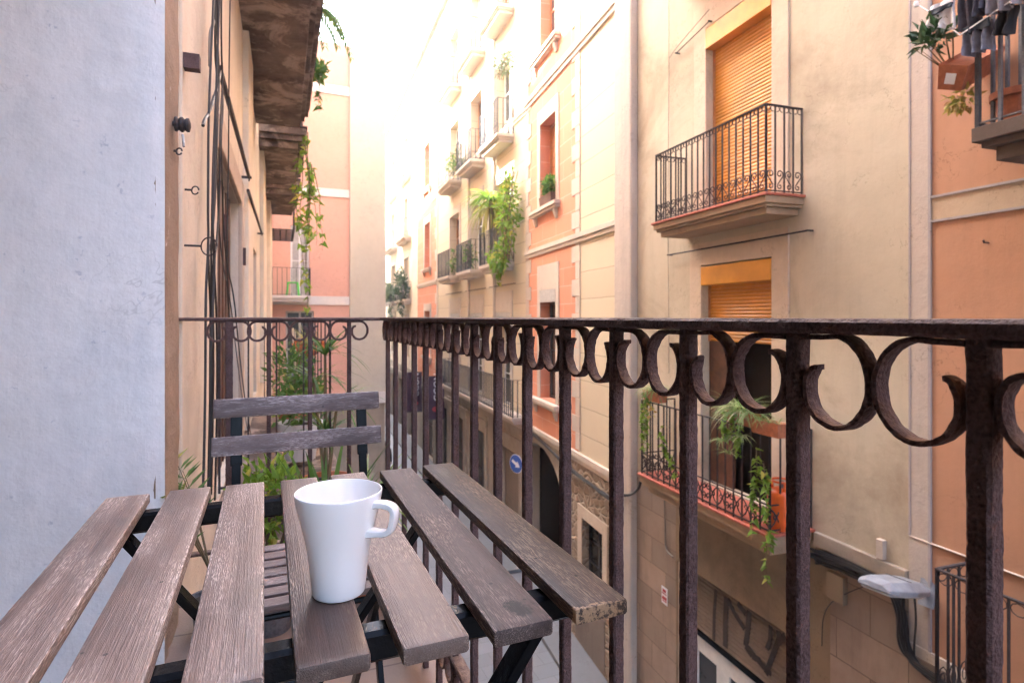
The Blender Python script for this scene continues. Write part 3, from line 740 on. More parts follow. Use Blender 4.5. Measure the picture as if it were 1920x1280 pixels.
def curl(mb, P, r, n=4):
    return mb.tube(P, r, n)
def spiral(cu, cz, d, r0, r1, a0, a1, k=9):
    return [(cu + (r0+(r1-r0)*i/k)*math.cos(a0+(a1-a0)*i/k), d, cz + (r0+(r1-r0)*i/k)*math.sin(a0+(a1-a0)*i/k)) for i in range(k+1)]
def run_railing(mb, p, q, z0, z1, gap, style, bar=.015):
    """one straight run of balcony railing in (u,d) from p to q"""
    (ua, da), (ub, db) = p, q; L = math.hypot(ub-ua, db-da); n = max(1, round(L/gap)); tu, td = (ub-ua)/L, (db-da)/L
    at = lambda s, z: (ua + tu*s, da + td*s, z)
    mb.bar(at(-.006,z1), at(L+.006,z1), .028, .014); mb.bar(at(0,z0+.03), at(L,z0+.03), .018, .012)
    for i in range(n+1):
        s = L*i/n; mb.bar(at(s, z0), at(s, z1), bar if 0 < i < n else bar*1.35)
    if style == 'plain': return
    g = L/n; h = z1 - z0
    if style in ('heart', 'far'):
        zl = z0 + .03; hh = .26 if style == 'heart' else .22
        if style == 'far': mb.bar(at(0, zl+hh), at(L, zl+hh), .012, .008)
    if style == 'panel': mb.bar(at(0, z0+.30), at(L, z0+.30), .018, .012)
    def put(pts, r): mb.tube([at(s, z) for s, z in pts], r, 4)
    for i in range(n):
        s0 = g*i; c = s0 + g/2
        if style == 'heart':
            for sg in (1, -1):        # curls under the handrail, hearts at the foot
                put([(c + sg*(g*.25 + g*.22*math.cos(a*.62)), z1-.038+.03*math.sin(a*.62)) for a in range(0, 9)], .006)
            sg = 1 if i % 2 else -1; T0, B0 = (c, zl+.185), (c, zl+.052)
            top = [(T0[0] + sg*r_*math.cos(w_), T0[1] + r_*math.sin(w_)) for r_, w_ in [(.013 + .035*k/12, -.6 + (12-k)*.62) for k in range(13)]]
            bot = [(B0[0] - sg*r_*math.cos(w_), B0[1] - r_*math.sin(w_)) for r_, w_ in [(.034 - .024*k/10, -.6 + k*.62) for k in range(11)]]
            put(top + bot, .0075)
        elif style == 'far':
            put([(c + g*.36*math.cos(a*.785), zl+.11+.09*math.sin(a*.785)) for a in range(9)], .004)
        elif style == 'panel' and i % 3 == 1:
            for sx in (-1, 1):
                for sz in (-1, 1):
                    put([(c + sx*(.045 + .04*(1-t*.75)*math.cos(t*6.5+2)), z0+.165 + sz*(.055+.042*(1-t*.75)*math.sin(t*6.5+2))) for t in [k/10 for k in range(11)]], .010)
        elif style == 'panel':
            sg = 1 if i % 3 == 0 else -1
            put([(c - sg*g*.5, z0+.05), (c - sg*g*.1, z0+.10), (c+sg*g*.3, z0+.2), (c + sg*g*.5, z0+.28)], .009)
            put([(c - sg*g*.5, z0+.27), (c - sg*g*.1, z0+.22), (c+sg*g*.3, z0+.13), (c + sg*g*.5, z0+.05)], .009)
            put([(c + .03*(1-t*.7)*math.cos(t*6), z0+.165+.04*(1-t*.7)*math.sin(t*6)) for t in [k/8 for k in range(9)]], .008)
        elif style == 'ring':
            put([(c + g*.42*math.cos(a*.6981), z1-.06+.045*math.sin(a*.6981)) for a in range(10)], .0045)
            put([(c + g*.42*math.cos(a*.6981), z0+.16+.10*math.sin(a*.6981)) for a in range(10)], .005)
            put([(c + g*.2*math.cos(a*.6981), z0+.16+.05*math.sin(a*.6981)) for a in range(10)], .004)
def balcony(parent, u0, u1, zt, d, h=.95, style='heart', gap=.12, thick=.22, slab='slab_mould', iron_m='iron_dark', tile=True, ends=(True, True), label=None, bw=.015):
    mb = MB(); lay = [(0, .42, .0), (.42, .60, .16*thick), (.60, 1.0, .40*thick)]; top = zt - (.028 if tile else 0)
    for a, b, i in lay: mb.box(u0+i, u1-i, -.004, d-i, top - thick*b + .0005, top - thick*a - .0005)
    s = bpart('balcony', mb, MAT[slab], parent, label=label, bevel=.006)
    if tile:
        mb = MB(); mb.box(u0-.025, u1+.025, -.003, d+.025, zt-.028, zt); bpart('tile_edge', mb, MAT['tile_red'], s, bevel=.004)
    mb = MB(); a, b, dd = u0+.03, u1-.03, d-.03
    run_railing(mb, (a, dd), (b, dd), zt+.0, zt+h, gap, style, bw)
    if ends[0]: run_railing(mb, (a, dd), (a, .0), zt+.0, zt+h, gap, style, bw)
    if ends[1]: run_railing(mb, (b, dd), (b, .0), zt+.0, zt+h, gap, style, bw)
    bpart('railing', mb, MAT[iron_m], s)
    return s
def cornice(parent, u0, u1, z0, z1, d=.08, mat='stone_trim', name='cornice'):
    mb = MB(); h = z1-z0; mb.box(u0, u1, -.004, d, z0+h*.45, z1); mb.box(u0, u1, -.004, d*.6, z0, z0+h*.45-.001)
    return bpart(name, mb, MAT[mat], parent, bevel=.008)

# ================================================================== beige building opposite
B = Fac(5.2, 0, R(85.9)); BU = B.u(1165)
T_U = B.u(1705)                                     # where the terracotta building starts
bb = building('beige_building', 'beige rendered building opposite with orange roller shutters and two balconies', B)
ZTOP = 11.0
uA, uB = 5.20, 6.43
ops = [(uA, uB, 2.36, 5.02, .16), (uA, uB+.10, -1.30, 1.72, .16), (uA, uB, 6.1, 8.8, .16)]
mb = MB(); wall_mb(mb, T_U, BU, -1.60, ZTOP, ops, 0.0, .4); bpart('wall', mb, MAT['beige'], bb)
hull(bb, T_U, BU, ZTOP); roof(bb, T_U, BU, ZTOP)
# corner strip with its fillet, seen as a paler pilaster beside the next building
mb = MB(); us = B.u(1196)
mb.prism_y([(0,0)]*0 or [(-.004, GZ), (.14, GZ), (.14, ZTOP-.01), (-.004, ZTOP-.01)], us, BU+.02)
bpart('pilaster', mb, MAT['grey_strip'], bb, bevel=.03, label='greyish pilaster at the corner beside the lined cream wall')
# ground floor: ashlar, brown shop wall, roller door
uR0, uR1 = 2.9, 7.19
rz = -2.655
mb = MB(); wall_mb(mb, 7.14, us, GZ, -1.601, [], .02, .35); bpart('stone_wall', mb, MAT['ashlar'], bb)
mb = MB(); wall_mb(mb, 4.36, 7.139, GZ, -1.601, [(4.72, 7.10, GZ+.01, rz, .22)], .016, .35); bpart('shop_wall', mb, MAT['shop_wall'], bb)
mb = MB(); wall_mb(mb, T_U, 4.359, GZ, -1.601, [], .024, .35); bpart('stone_wall', mb, MAT['ashlar'], bb)
cornice(bb, T_U+.002, 4.55, -1.60, -1.33, .05, 'ground_stone', 'stone_course')
cornice(bb, 4.56, 7.30, -1.70, -1.56, .03, 'shop_wall', 'string_course')
mb = MB(); mb.box(7.06, 7.10, -.10, .0, GZ, rz-.01); bpart('door_jamb', mb, MAT['surround'], bb)
rs = roller(bb, 4.74, 7.06, -3.56, rz-.02, -.16, 'roller_metal', .062, 'roller_door', .040)
mb = MB(); mb.box(4.74, 7.06, -.20, -.12, -3.64, -3.562); bpart('bottom_bar', mb, MAT['black_metal'], rs)
mb = MB()
def gr(pts, w=.055):
    pts = [B.uz(x, y, -.135) for x, y in pts]; pts = [(max(4.78, u), min(rz-.05, max(-3.53, z))) for u, z in pts]
    for (a, b), (c, e) in zip(pts, pts[1:]):
        l = math.hypot(c-a, e-b) or 1; nx, nz = -(e-b)/l*w/2, (c-a)/l*w/2
        mb.add([(a-nx,-.114,b-nz),(a+nx,-.114,b+nz),(c+nx,-.114,e+nz),(c-nx,-.114,e-nz),(a-nx,-.124,b-nz),(a+nx,-.124,b+nz),(c+nx,-.124,e+nz),(c-nx,-.124,e-nz)], [(0,1,2,3),(7,6,5,4),(0,4,5,1),(1,5,6,2),(2,6,7,3),(3,7,4,0)])
gr([(1344,1105),(1341,1150),(1340,1200)]); gr([(1364,1120),(1362,1165),(1362,1212)], .09); gr([(1366,1122),(1380,1150),(1398,1178)], .07); gr([(1385,1130),(1400,1150)], .07)
gr([(1407,1145),(1404,1180),(1400,1210),(1412,1228),(1428,1238)], .08); gr([(1447,1172),(1446,1200),(1440,1215)], .06); gr([(1462,1182),(1463,1196),(1450,1230),(1438,1262)], .07); gr([(1474,1190),(1462,1204)], .07); gr([(1404,1212),(1430,1245),(1448,1262)], .07)
bpart('graffiti', mb, MAT['graffiti'], rs)
win(bb, 4.74, 7.06, GZ+.02, -3.66, -.15, 'white_wood', 3, 0, 'shop_front', .22)
# upper door, its stone surround, shutter and balcony
surround(bb, uA, uB, 2.33, 5.02, .26, d=.022, top=.34, name='door_surround')
box = lambda nm, a, b, z0, z1, d0, d1, m, par: bpart(nm, MB().box(a, b, d0, d1, z0, z1), MAT[m], par, bevel=.006)
def shutter(ua, ub, z0, z1, zb):
    s = roller(bb, ua+.03, ub-.005, z0, z1, -.13, 'roller_gold', .046)
    box('shutter_box', ua+.002, ub-.002, z1+.001, zb, -.15, .03, 'roller_box', s)
    g = MB()
    for u in (ua+.012, ub-.02): g.box(u-.012, u+.018, -.15, -.10, z0, z1)
    bpart('guide_rail', g, MAT['wood_orange'], s); return s
shutter(uA, uB, 2.36, 4.72, 5.0)
balcony(bb, 4.73, 6.95, 2.36, .53, .97, 'heart', .122, .19, label='upper balcony with a red tile edge and heart scroll railing')
# lower door half open under its shutter
surround(bb, uA, uB+.10, -1.33, 1.72, .26, d=.022, top=.32, name='door_surround')
shutter(uA, uB+.10, .66, 1.44, 1.70)
mb = MB(); mb.box(uB-.40, uB+.085, -.155, -.11, -1.30, .66); bpart('door', mb, MAT['wood_door'], bb, label='brown door leaf standing half open')
balcony(bb, 4.60, 7.22, -1.32, .60, 1.08, 'panel', .145, .24, label='lower balcony with red floor tiles and flower pots')
shutter(uA, uB, 6.1, 8.5, 8.8); balcony(bb, 4.73, 6.95, 6.1, .53, .97, 'heart', .122, .27)
# iron hooks and the rod they carry
def rod(par, f, a, b, d, r=.011, name='clothes_rod'):
    mb = MB(); ua, za = f.uz(*a, d); ub, zb = f.uz(*b, d)
    mb.tube([(ua, d, za), (ub, d, zb)], r, 6)
    for u, z in ((ua, za), (ub, zb)): mb.bar((u, -.003, z), (u, d+.02, z), .018); 
    return bpart(name, mb, MAT['iron_dark'], par)
rod(bb, B, (1253, 478), (1515, 432), .07); rod(bb, B, (1268, 100), (1330, 40), .06, .008)
# ================================================================== terracotta building at the right
tb = building('terracotta_building', 'terracotta rendered building at the right with a laundry balcony and grey painted lines', B)
tu = B.u(1745)
mb = MB(); wall_mb(mb, -9, tu-.003, GZ, ZTOP, [(-1.2,.1,2.42,4.9,.2)], .0, .4); bpart('wall', mb, MAT['terracotta'], tb)
hull(tb, -9, T_U, ZTOP); roof(tb, -9, T_U-.005, ZTOP)
mb = MB(); wall_mb(mb, tu-.002, T_U-.003, -2.0, ZTOP, [], .012, .3); bpart('corner_strip', mb, MAT['grey_strip'], tb)
for z0, z1 in ((1.85, 2.05), (5.9, 6.1)): trim(tb, 'floor_band', [(-9, tu-.012, z0, z1)], 'band_beige', .005, bevel=0)
trim(tb, 'painted_line', [(tu-.012, tu+.012, -2, ZTOP), (T_U-.022, T_U-.004, -1.0, ZTOP), (-9, tu-.013, 1.835, 1.855), (-9, tu-.013, 2.05, 2.07)], 'line_grey', .018, bevel=0)
for z0, z1 in ((-1.012, -1.0), (-2.07, -1.97)): trim(tb, 'ledge', [(-9, T_U-.01, z0, z1)], 'stone_trim', .022)
mb = MB(); wall_mb(mb, -9, T_U-.003, GZ, -2.071, [], .03, .3); bpart('stone_wall', mb, MAT['ashlar'], tb)
win(tb, -1.2, .1, 2.42, 4.9, -.15)
tz = 2.42
ub0 = B.u(1834, .49)
balcony(tb, -1.9, ub0+.03, tz-.01, .52, 1.02, 'plain', .15, .26, 'slab_dark', 'iron_grey', False, label='laundry balcony with plain grey iron bars', bw=.022)
u2 = B.u(1757, .5)
balcony(tb, -1.9, u2+.03, B.z(1757, 1066, .5)-1.05, .53, 1.05, 'ring', .125, .2, 'slab_mould', 'iron_dark', False, label='low balcony with ring scrolls at the bottom right')

# ================================================================== pink and cream building
po = B.w(BU, 0, 0)
P1 = Fac(po.x, po.y, R(90-6.8)); p1end = P1.u(987)
pb = building('cream_and_orange_building', 'cream building with an orange block panel and quoins next to the beige one', P1)
pu0, pu1 = P1.u(1085), p1end
PT = 14.3
wops = [(3.30, 4.42, 3.70, 5.80, .30), (3.30, 4.42, -1.02, 1.66, .30), (3.30, 4.42, 7.55, 9.7, .30)]
mb = MB(); wall_mb(mb, .0, pu0, -2.0, PT, [], 0, .4); bpart('wall', mb, MAT['cream_block'], pb)
mb = MB(); wall_mb(mb, pu0+.001, pu1, -2.0, PT, wops, .004, .4); bpart('panel_wall', mb, MAT['orange_block'], pb, label='orange wall panel scored into blocks')
au0, au1, az = 2.55, 6.6, -3.15
# rubble and arch level
def arch_wall(par, ua, ub, za, zb, c, r, zs, d, mat, dp=1.6, name='stone_wall'):
    mb = MB(); n = 14; pts = [(c + r*math.cos(math.pi*k/n), zs + r*.75*math.sin(math.pi*k/n)) for k in range(n+1)]
    mb.poly([(ua,d,za),(ua,d,zb),(c-r,d,zb),(c-r,d,za)][::-1]); mb.poly([(c+r,d,za),(c+r,d,zb),(ub,d,zb),(ub,d,za)][::-1])
    for (a, z0), (b, z1) in zip(pts, pts[1:]):
        mb.quad((a,d,z0),(b,d,z1),(b,d,zb),(a,d,zb)); mb.quad((a,d,z0),(a,d-dp,z0),(b,d-dp,z1),(b,d,z1))
    mb.quad((c+r,d,za),(c+r,d-dp,za),(c+r,d-dp,zs),(c+r,d,zs)); mb.quad((c-r,d-dp,za),(c-r,d,za),(c-r,d,zs),(c-r,d-dp,zs))
    return bpart(name, mb, MAT[mat], par)
ac, ar = 4.55, 1.75
arch_wall(pb, 2.42, pu1, GZ, -2.001, ac, ar, -3.55, .01, 'ground_stone')
mb = MB(); wall_mb(mb, 0, 2.419, GZ, -2.001, [(.75, 1.75, -4.5, -3.15, .22)], .012, .4); bpart('stone_wall', mb, MAT['rubble'], pb, label='rough rubble wall')
surround(pb, .75, 1.75, -4.52, -3.15, .22, 'surround', .03, .25)
win(pb, .75, 1.75, -4.5, -3.15, -.14, 'iron_far', 2, 2, 'vent_window', .05)
mb = MB(); mb.box(.65, 2.1, .0, .025, GZ+.005, -4.75); bpart('roller_door', mb, MAT['roller_metal'], pb)
mb = MB(); mb.box(2.3, pu1-.01, -6.5, -1.62, GZ-.05, -2.2); bpart('passage_back', mb, MAT['shop_wall'], pb)
mb = MB(); mb.box(0, 2.3, -6.5, -.45, GZ-.05, -2.2); mb.box(0.01, pu1-.01, -6.5, -.45, -2.19, PT); bpart('inner_block', mb, MAT['dark_inside'], pb)
roof(pb, 0, pu1, PT)
for z0, z1 in ((2.56, 2.76), (6.56, 6.80), (-2.06, -1.84), (10.6, 10.8)): cornice(pb, .0, pu1-.002, z0, z1, .07)
trim(pb, 'edge_strip', [(0.0, .16, -1.83, PT)], 'stone_trim', .02)
q = []
for k in range(46):
    z = -1.8 + k*.36
    if z > PT - .4: break
    w = .34 if k % 2 else .14
    q += [(pu0-.10, pu0+w, z, z+.352), (pu1-w-.1, pu1-.002, z, z+.352)]
trim(pb, 'quoin', q, 'stone_trim', .022)
surround(pb, 3.30, 4.42, 3.70, 5.80, .20, 'stone_trim', .03, .36); sill(pb, 3.02, 4.98, 3.68)
surround(pb, 3.30, 4.42, -1.02, 1.66, .20, 'stone_trim', .03, .62); sill(pb, 3.02, 4.98, -1.04)
surround(pb, 3.30, 4.42, 7.55, 9.7, .20, 'stone_trim', .03, .36); sill(pb, 3.02, 4.98, 7.53)
mb = MB(); mb.box(3.30, 4.42, -.10, .035, 1.36, 1.66); bpart('shutter_box', mb, MAT['shutter_grey'], pb)
win(pb, 3.301, 4.419, 3.701, 5.799, -.24, 'wood_orange', 2, 1, inner='wood_orange')
win(pb, 3.301, 4.419, -1.019, 1.36, -.24, 'iron_far', 2, 1); win(pb, 3.301, 4.419, 7.551, 9.699, -.24, 'wood_orange', 2, 1)

qo = P1.w(p1end, 0, 0)
P2 = Fac(qo.x, qo.y, R(90-3.4))
p2 = building('balconied_cream_building', 'long cream building whose three window bays carry rows of planted balconies', P2)
c1 = 11.30
bays = [(1.26, 2.62), (4.14, 5.60), (7.26, 8.80)]
bal = [(.98, 2.85), (3.85, 5.80), (6.98, 9.0)]
zf = [6.25, 2.58]
ops = [(a, b, z, z+2.5, .32) for a, b in bays for z in (2.58, 6.25, 9.95)] + [(a, b, -1.7, 1.15, .32) for a, b in bays]
mb = MB(); wall_mb(mb, .0, c1, -2.0, PT, ops, 0, .4); bpart('wall', mb, MAT['cream_block'], p2)
hull(p2, 0, 30, PT, -6, -.44); roof(p2, 0, 30, PT, -6)
for i, (a, b) in enumerate(bays):
    for j, z in enumerate((2.58, 6.25, 9.95)):
        surround(p2, a, b, z, z+2.5, .16, 'stone_trim', .035, .34); win(p2, a+.001, b-.001, z+.001, z+2.499, -.26, 'wood_orange' if (i+j) % 2 == 0 else 'white_wood', 2, 2)
        balcony(p2, bal[i][0], bal[i][1], z, .52, 1.0, 'far', .15, .24, 'stone_trim', 'iron_far', False, bw=.022)
    surround(p2, a, b, -1.7, 1.15, .16, 'stone_trim', .035, .62); win(p2, a+.001, b-.001, -1.699, 1.149, -.26, 'white_wood', 2, 2)
    mb = MB(); mb.box(a+.002, b-.002, -.12, .02, .78, 1.14); bpart('shutter_box', mb, MAT['shutter_grey'], p2)
    mb = MB(); mb.tube([(a-.6, .08, 1.95), (b+.5, .08, 1.95)], .015, 5); bpart('clothes_rod', mb, MAT['iron_far'], p2)
for u in (2.66, 5.70):
    mb = MB(); mb.tube([(u+.02, .06, -1.9), (u+.02, .06, PT-.2)], .05, 8); bpart('downpipe', mb, MAT['stone_trim'], p2)
balcony(p2, -.12, 8.6, -1.70, .46, 1.0, 'far', .17, .2, 'stone_trim', 'iron_far', False, label='long running balcony above the shops', bw=.026)
cornice(p2, .0, c1-.002, -2.1, -1.95, .06); cornice(p2, .0, 16.3, 6.5-.02, 6.7, .04); cornice(p2, c1+.1, 16.3, 2.5, 2.72, .06)
# ground floor shops
shops = [(.55, 2.3), (3.9, 5.7), (6.6, 8.6), (9.3, 10.9), (12.2, 14.4), (17.4, 19.4), (21, 23), (24.6, 26.5)]
mb = MB(); wall_mb(mb, 0, 30, GZ, -2.001, [(a, b, GZ+.01, -2.9, .34) for a, b in shops], .01, .4); bpart('stone_wall', mb, MAT['ground_stone'], p2)
for i, (a, b) in enumerate(shops):
    if i == 0:
        roller(p2, a+.002, b-.002, GZ+.7, -2.92, -.2, 'roller_metal', .08, 'roller_door', .02); mb = MB(); mb.box(a+.002, b-.002, -.26, -.16, GZ+.01, GZ+.69); bpart('bottom_panel', mb, MAT['glass_dark'], p2)
    else: win(p2, a+.001, b-.001, GZ+.02, -2.901, -.2, 'wood_door' if i in (2, 4) else 'iron_far', 2, 1, 'shop_front', .10)
    mb = MB()
    for u in (a-.32, b+.04): mb.box(u, u+.28, .008, .05, GZ+.0, -2.3)
    mb.box(a-.40, b+.40, .008, .09, -2.62, -2.42); bpart('shop_pilaster', mb, MAT['ground_stone'], p2, bevel=.01)
# the far orange panel and the last bay of the street
fo = [(12.9, 14.3, z, z+2.2, .3) for z in (-.9, 3.4, 7.3)]
mb = MB(); wall_mb(mb, c1+.001, 16.3, -2.0, PT, fo, .004, .4); bpart('panel_wall', mb, MAT['orange_block'], p2, label='far orange wall panel with narrow windows')
for a, b, z0, z1, dp in fo:
    surround(p2, a, b, z0, z1, .2, 'stone_trim', .03, .35); sill(p2, a-.3, b+.3, z0-.02); win(p2, a+.001, b-.001, z0+.001, z1-.001, -.24, 'white_wood', 2, 1)
trim(p2, 'quoin', [(c1-.1, c1+(.5 if k % 2 else .2), -1.9+k*.5, -1.9+k*.5+.49) for k in range(31)], 'stone_trim', .02)
last = [(19.2, 20.8), (24.6, 26.4)]
lo = [(a, b, z, z+2.5, .3) for a, b in last for z in (-1.4, 2.0, 5.6, 9.2)]
mb = MB(); wall_mb(mb, 16.301, 30, -2.0, PT, lo, .002, .4); bpart('wall', mb, MAT['cream_old'], p2, label='far plain cream wall at the end of the street')
for a, b, z0, z1, dp in lo:
    surround(p2, a, b, z0, z1, .2, 'stone_trim', .03, .3); win(p2, a+.001, b-.001, z0+.001, z1-.001, -.24, 'iron_far', 2, 1)
for i, (a, b) in enumerate(last):
    for z in (2.0, 5.6, 9.2): balcony(p2, a-.9, b+.9, z, .45, 1.0, 'far', .2, .26, 'stone_trim', 'iron_far', False)

# ================================================================== end of the street, left: pink house with a pale tower
E = Fac(0, 21, R(180))
eb = building('pink_building', 'salmon pink building with white floor bands and a pale cream side tower', E)
ET = 10.5
mb = MB(); wall_mb(mb, -2.68, 2.0, -1.66, ET, [(-1.35, -.75, 1.72, 4.1, .25), (-1.5, -.6, -1.4, 1.2, .25)], 0, .4); bpart('wall', mb, MAT['pink'], eb)
hull(eb, -3.92, 2.0, ET+.0, -40, -.42)  # unseen depth stretched back to keep the far street shaded
for z0, z1 in ((8.71, 9.02), (5.15, 5.43), (1.41, 1.71)): trim(eb, 'floor_band', [(-2.68, 2, z0, z1)], 'white_trim', .05)
mb = MB(); mb.box(-3.93, -2.681, -40, .10, -1.66, ET+.2); bpart('tower', mb, MAT['tower_cream'], eb, bevel=.02)
mb = MB(); wall_mb(mb, -3.92, 2, GZ, -1.661, [(-.5, .6, GZ+.01, -3.1, .3)], .02, .4); bpart('stone_wall', mb, MAT['ground_stone'], eb)
trim(eb, 'ledge', [(-3.95, 2, -2.05, -1.665)], 'white_trim', .16)
win(eb, -1.349, -.751, 1.721, 4.099, -.1, 'white_wood', 2, 1, inner='shutter_grey'); win(eb, -1.499, -.601, -1.399, 1.199, -.1, 'shutter_grey', 2, 1)
mb = MB(); mb.box(-2.681, 2.0, -40, -.43, ET+.001, ET+.15); bpart('roof', mb, MAT['tile_red'], eb)
balcony(eb, -1.36, 1.0, 1.70, .8, .9, 'plain', .14, .2, 'white_trim', 'iron_far', False, (True, False))

# ================================================================== our own building (left facade)
L = Fac(XW, YC, R(-91.4))
lb = building('stucco_building', 'old cream stucco building at the left whose balcony and white door jamb are nearest', L)
LT = 14.7  # top is out of view, height set for where its shadow falls
doors = [(-2.90, -1.28, -.02, 1.91, .14), (-6.35, -5.25, -.02, 1.85, .10), (-10.6, -9.2, -.02, 1.85, .2), (.371, 3.9, -.02, 2.6, .56)]  # last doorway widened out of view so less light reaches the railing
mb = MB(); wall_mb(mb, -19.5, .3709, GZ, LT, doors[:3], 0, .35); bpart('wall', mb, MAT['cream_old'], lb)
mb = MB(); wall_mb(mb, .371, 12.5, GZ, LT, doors[3:], 0, .35); bpart('wall', mb, MAT['shop_wall'], lb, label='unseen wall round the balcony doorway, browned to dim its bounce light')  # out of view, given a dark colour to cut bounce on the railing
mb = MB(); mb.box(-19.4, .365, -7, -.36, GZ-.05, LT); mb.box(3.91, 12.4, -7, -.36, GZ-.05, LT); mb.box(.365, 3.91, -7, -.36, 2.61, LT); mb.box(.365, 3.91, -7, -.36, GZ-.05, -.03); mb.box(.2, 4.0, -7, -4.2, -.02, 2.6)
bpart('inner_block', mb, MAT['dark_inside'], lb); roof(lb, -19.5, 12.5, LT)
# white painted jamb with its lumpy coats
mb = MB(); nx, nz = 40, 150
for i in range(nx+1):
    for k in range(nz+1):
        d = -.70 + .722*i/nx; z = -.01 + 2.6*k/nz
        e = noise.noise(Vector((d*9, z*7, 3)))*.0035 + noise.noise(Vector((d*40, z*36, 1)))*.0012 + (max(0, noise.noise(Vector((d*26, z*20, 8))) - .28))*.010
        b = .006*max(0, (i-(nx-2))/2)
        mb.v.append((.362 + .012 + e*1.0 - b, d, z))
for i in range(nx):
    for k in range(nz): a = i*(nz+1)+k; mb.f.append((a, a+nz+1, a+nz+2, a+1))
bpart('door_jamb', mb, MAT['white_paint'], lb, True, 'white painted lumpy door jamb filling the left edge')
mb = MB(); n = 60
for i in range(9):
    for k in range(n+1):
        u = .374 - .31*i/8; z = -.01 + 3.4*k/n; e = noise.noise(Vector((u*22, z*9, 4)))*.006 + noise.noise(Vector((u*70, z*60, 2)))*.002
        mb.v.append((u + (e*.8 - .006 + noise.noise(Vector((z*14, 3, 1)))*.007 + noise.noise(Vector((z*45, 3, 1)))*.004 if i == 0 else 0), .018 + e - (.016 if i in (0, 8) else 0), z))
for i in range(8):
    for k in range(n): a = i*(n+1)+k; mb.f.append((a, a+1, a+n+2, a+n+1)[::-1])
bpart('bare_corner', mb, MAT['bare_corner'], lb, True, 'rubbed brown plaster strip at the door corner')
trim(lb, 'pilaster', [(-.62, -.02, -.02, 3.4)], 'cream_old', .012); trim(lb, 'pilaster', [(-4.30, -3.45, -.02, 3.6)], 'cream_old', .05); trim(lb, 'pilaster', [(-8.6, -7.5, -.02, 3.6)], 'cream_old', .06)
trim(lb, 'pilaster', [(-13.5, -11.6, -.02, 3.6)], 'cream_old', .08)
mb = MB(); mb.box(-2.95, -1.23, -.004, .03, 1.915, 2.10); bpart('lintel', mb, MAT['surround'], lb, bevel=.01)
mb = MB(); mb.box(-3.10, -2.905, -.004, .035, 0, 2.10); bpart('door_surround', mb, MAT['surround'], lb, bevel=.01)
def plank_door(ua, ub, za, zb, d, n):
    mb = MB(); w = (ub-ua)/n
    for i in range(n): mb.box(ua+i*w+.004, ua+(i+1)*w-.004, d-.03, d+ (.012 if i % 2 else .0), za, zb)
    mb.box(ua, ub, d-.04, d-.031, za, zb); return bpart('shutter_door', mb, MAT['wood_door'], lb)
plank_door(-2.899, -1.281, 0, 1.905, -.06, 14); plank_door(-6.349, -5.251, 0, 1.845, -.05, 8); plank_door(-10.59, -9.21, 0, 1.845, -.12, 8)
for u in (-2.93, -1.27): 
    mb = MB(); mb.box(u-.02, u+.02, .03, .055, 1.42, 1.56); bpart('hinge', mb, MAT['iron_brown'], lb)
# balcony slabs of the floors above and beside us
def slab(u0, u1, z, d, t, mat='slab_under', label=None):
    mb = MB(); lay = [(0, .45, .0), (.45, .8, .05), (.8, 1.25, .11)]
    for a, b, i in reversed(lay): mb.box(u0+i, u1-i, -.004, d-i, z+t*(1-b)*.8+.0006, z+t*(1-a)*.8-.0006)
    return bpart('balcony', mb, MAT[mat], lb, label=label, bevel=.008)
def under(u0, u1, z, d, amp=.02):
    mb = MB(); a, b = 44, 16
    for i in range(a+1):
        for k in range(b+1):
            u = u0+(u1-u0)*i/a; y = d*k/b; e = noise.fractal(Vector((u*2.2, y*2.6, 5)), 1.0, 2.0, 5)*amp
            mb.v.append((u, y, z - .004 - abs(e)))
    for i in range(a):
        for k in range(b): q = i*(b+1)+k; mb.f.append((q, q+b+1, q+b+2, q+1))
    return mb
def balcony_rail(par, u0, u1, z, d, h=1.0, gap=.16, bw=.014):
    mb = MB(); run_railing(mb, (u0, d), (u1, d), z, z+h, gap, 'plain', bw); run_railing(mb, (u0, d), (u0, 0), z, z+h, .16, 'plain', bw); run_railing(mb, (u1, d), (u1, 0), z, z+h, .16, 'plain', bw)
    bpart('railing', mb, MAT['iron_dark'], par)
for i, (u0, u1, z, d) in enumerate(((-6.25, -1.9, 3.62, .66), (-10.0, -7.1, 3.62, .66), (-13.6, -10.7, 3.62, .66))):
    s = slab(u0, u1, z+.004, d, .30); bpart('underside', under(u0+.11, u1-.11, z, d-.11), MAT['slab_under'], s, True); balcony_rail(s, u0+.05, u1-.05, z+.25, d-.05)
    mb = MB(); mb.box(u0-.02, u1+.02, -.003, d+.02, z+.246, z+.27); bpart('tile_edge', mb, MAT['iron_dark'], s)
mb = MB(); run_railing(mb, (-16.6, .62), (-14.2, .62), 3.3, 4.2, .16, 'plain', .014)
for k in range(9): mb.bar((-16.6+k*.3, 0, 3.3), (-16.6+k*.3, .62, 3.3), .03)
for k in range(4): mb.bar((-16.6, .16*k+.1, 3.31), (-14.2, .16*k+.1, 3.31), .03)
bpart('balcony', mb, MAT['iron_dark'], lb, label='iron lattice balcony floor farthest along the left facade')
s = slab(-2.95-1.6, -1.35, -.28, .70, .3); balcony_rail(s, -2.9-1.6, -1.4, 0, .60, .98, .42, .009)
# our balcony floor
mb = MB(); mb.box(-.11, 3.0, -.004, .80, -.11, 0.0); mb.box(.05, 2.9, -.004, .72, -.22, -.1105); s = bpart('balcony', mb, MAT['floor_tile'], lb, label='tiled floor slab of the balcony we stand on', bevel=.006)
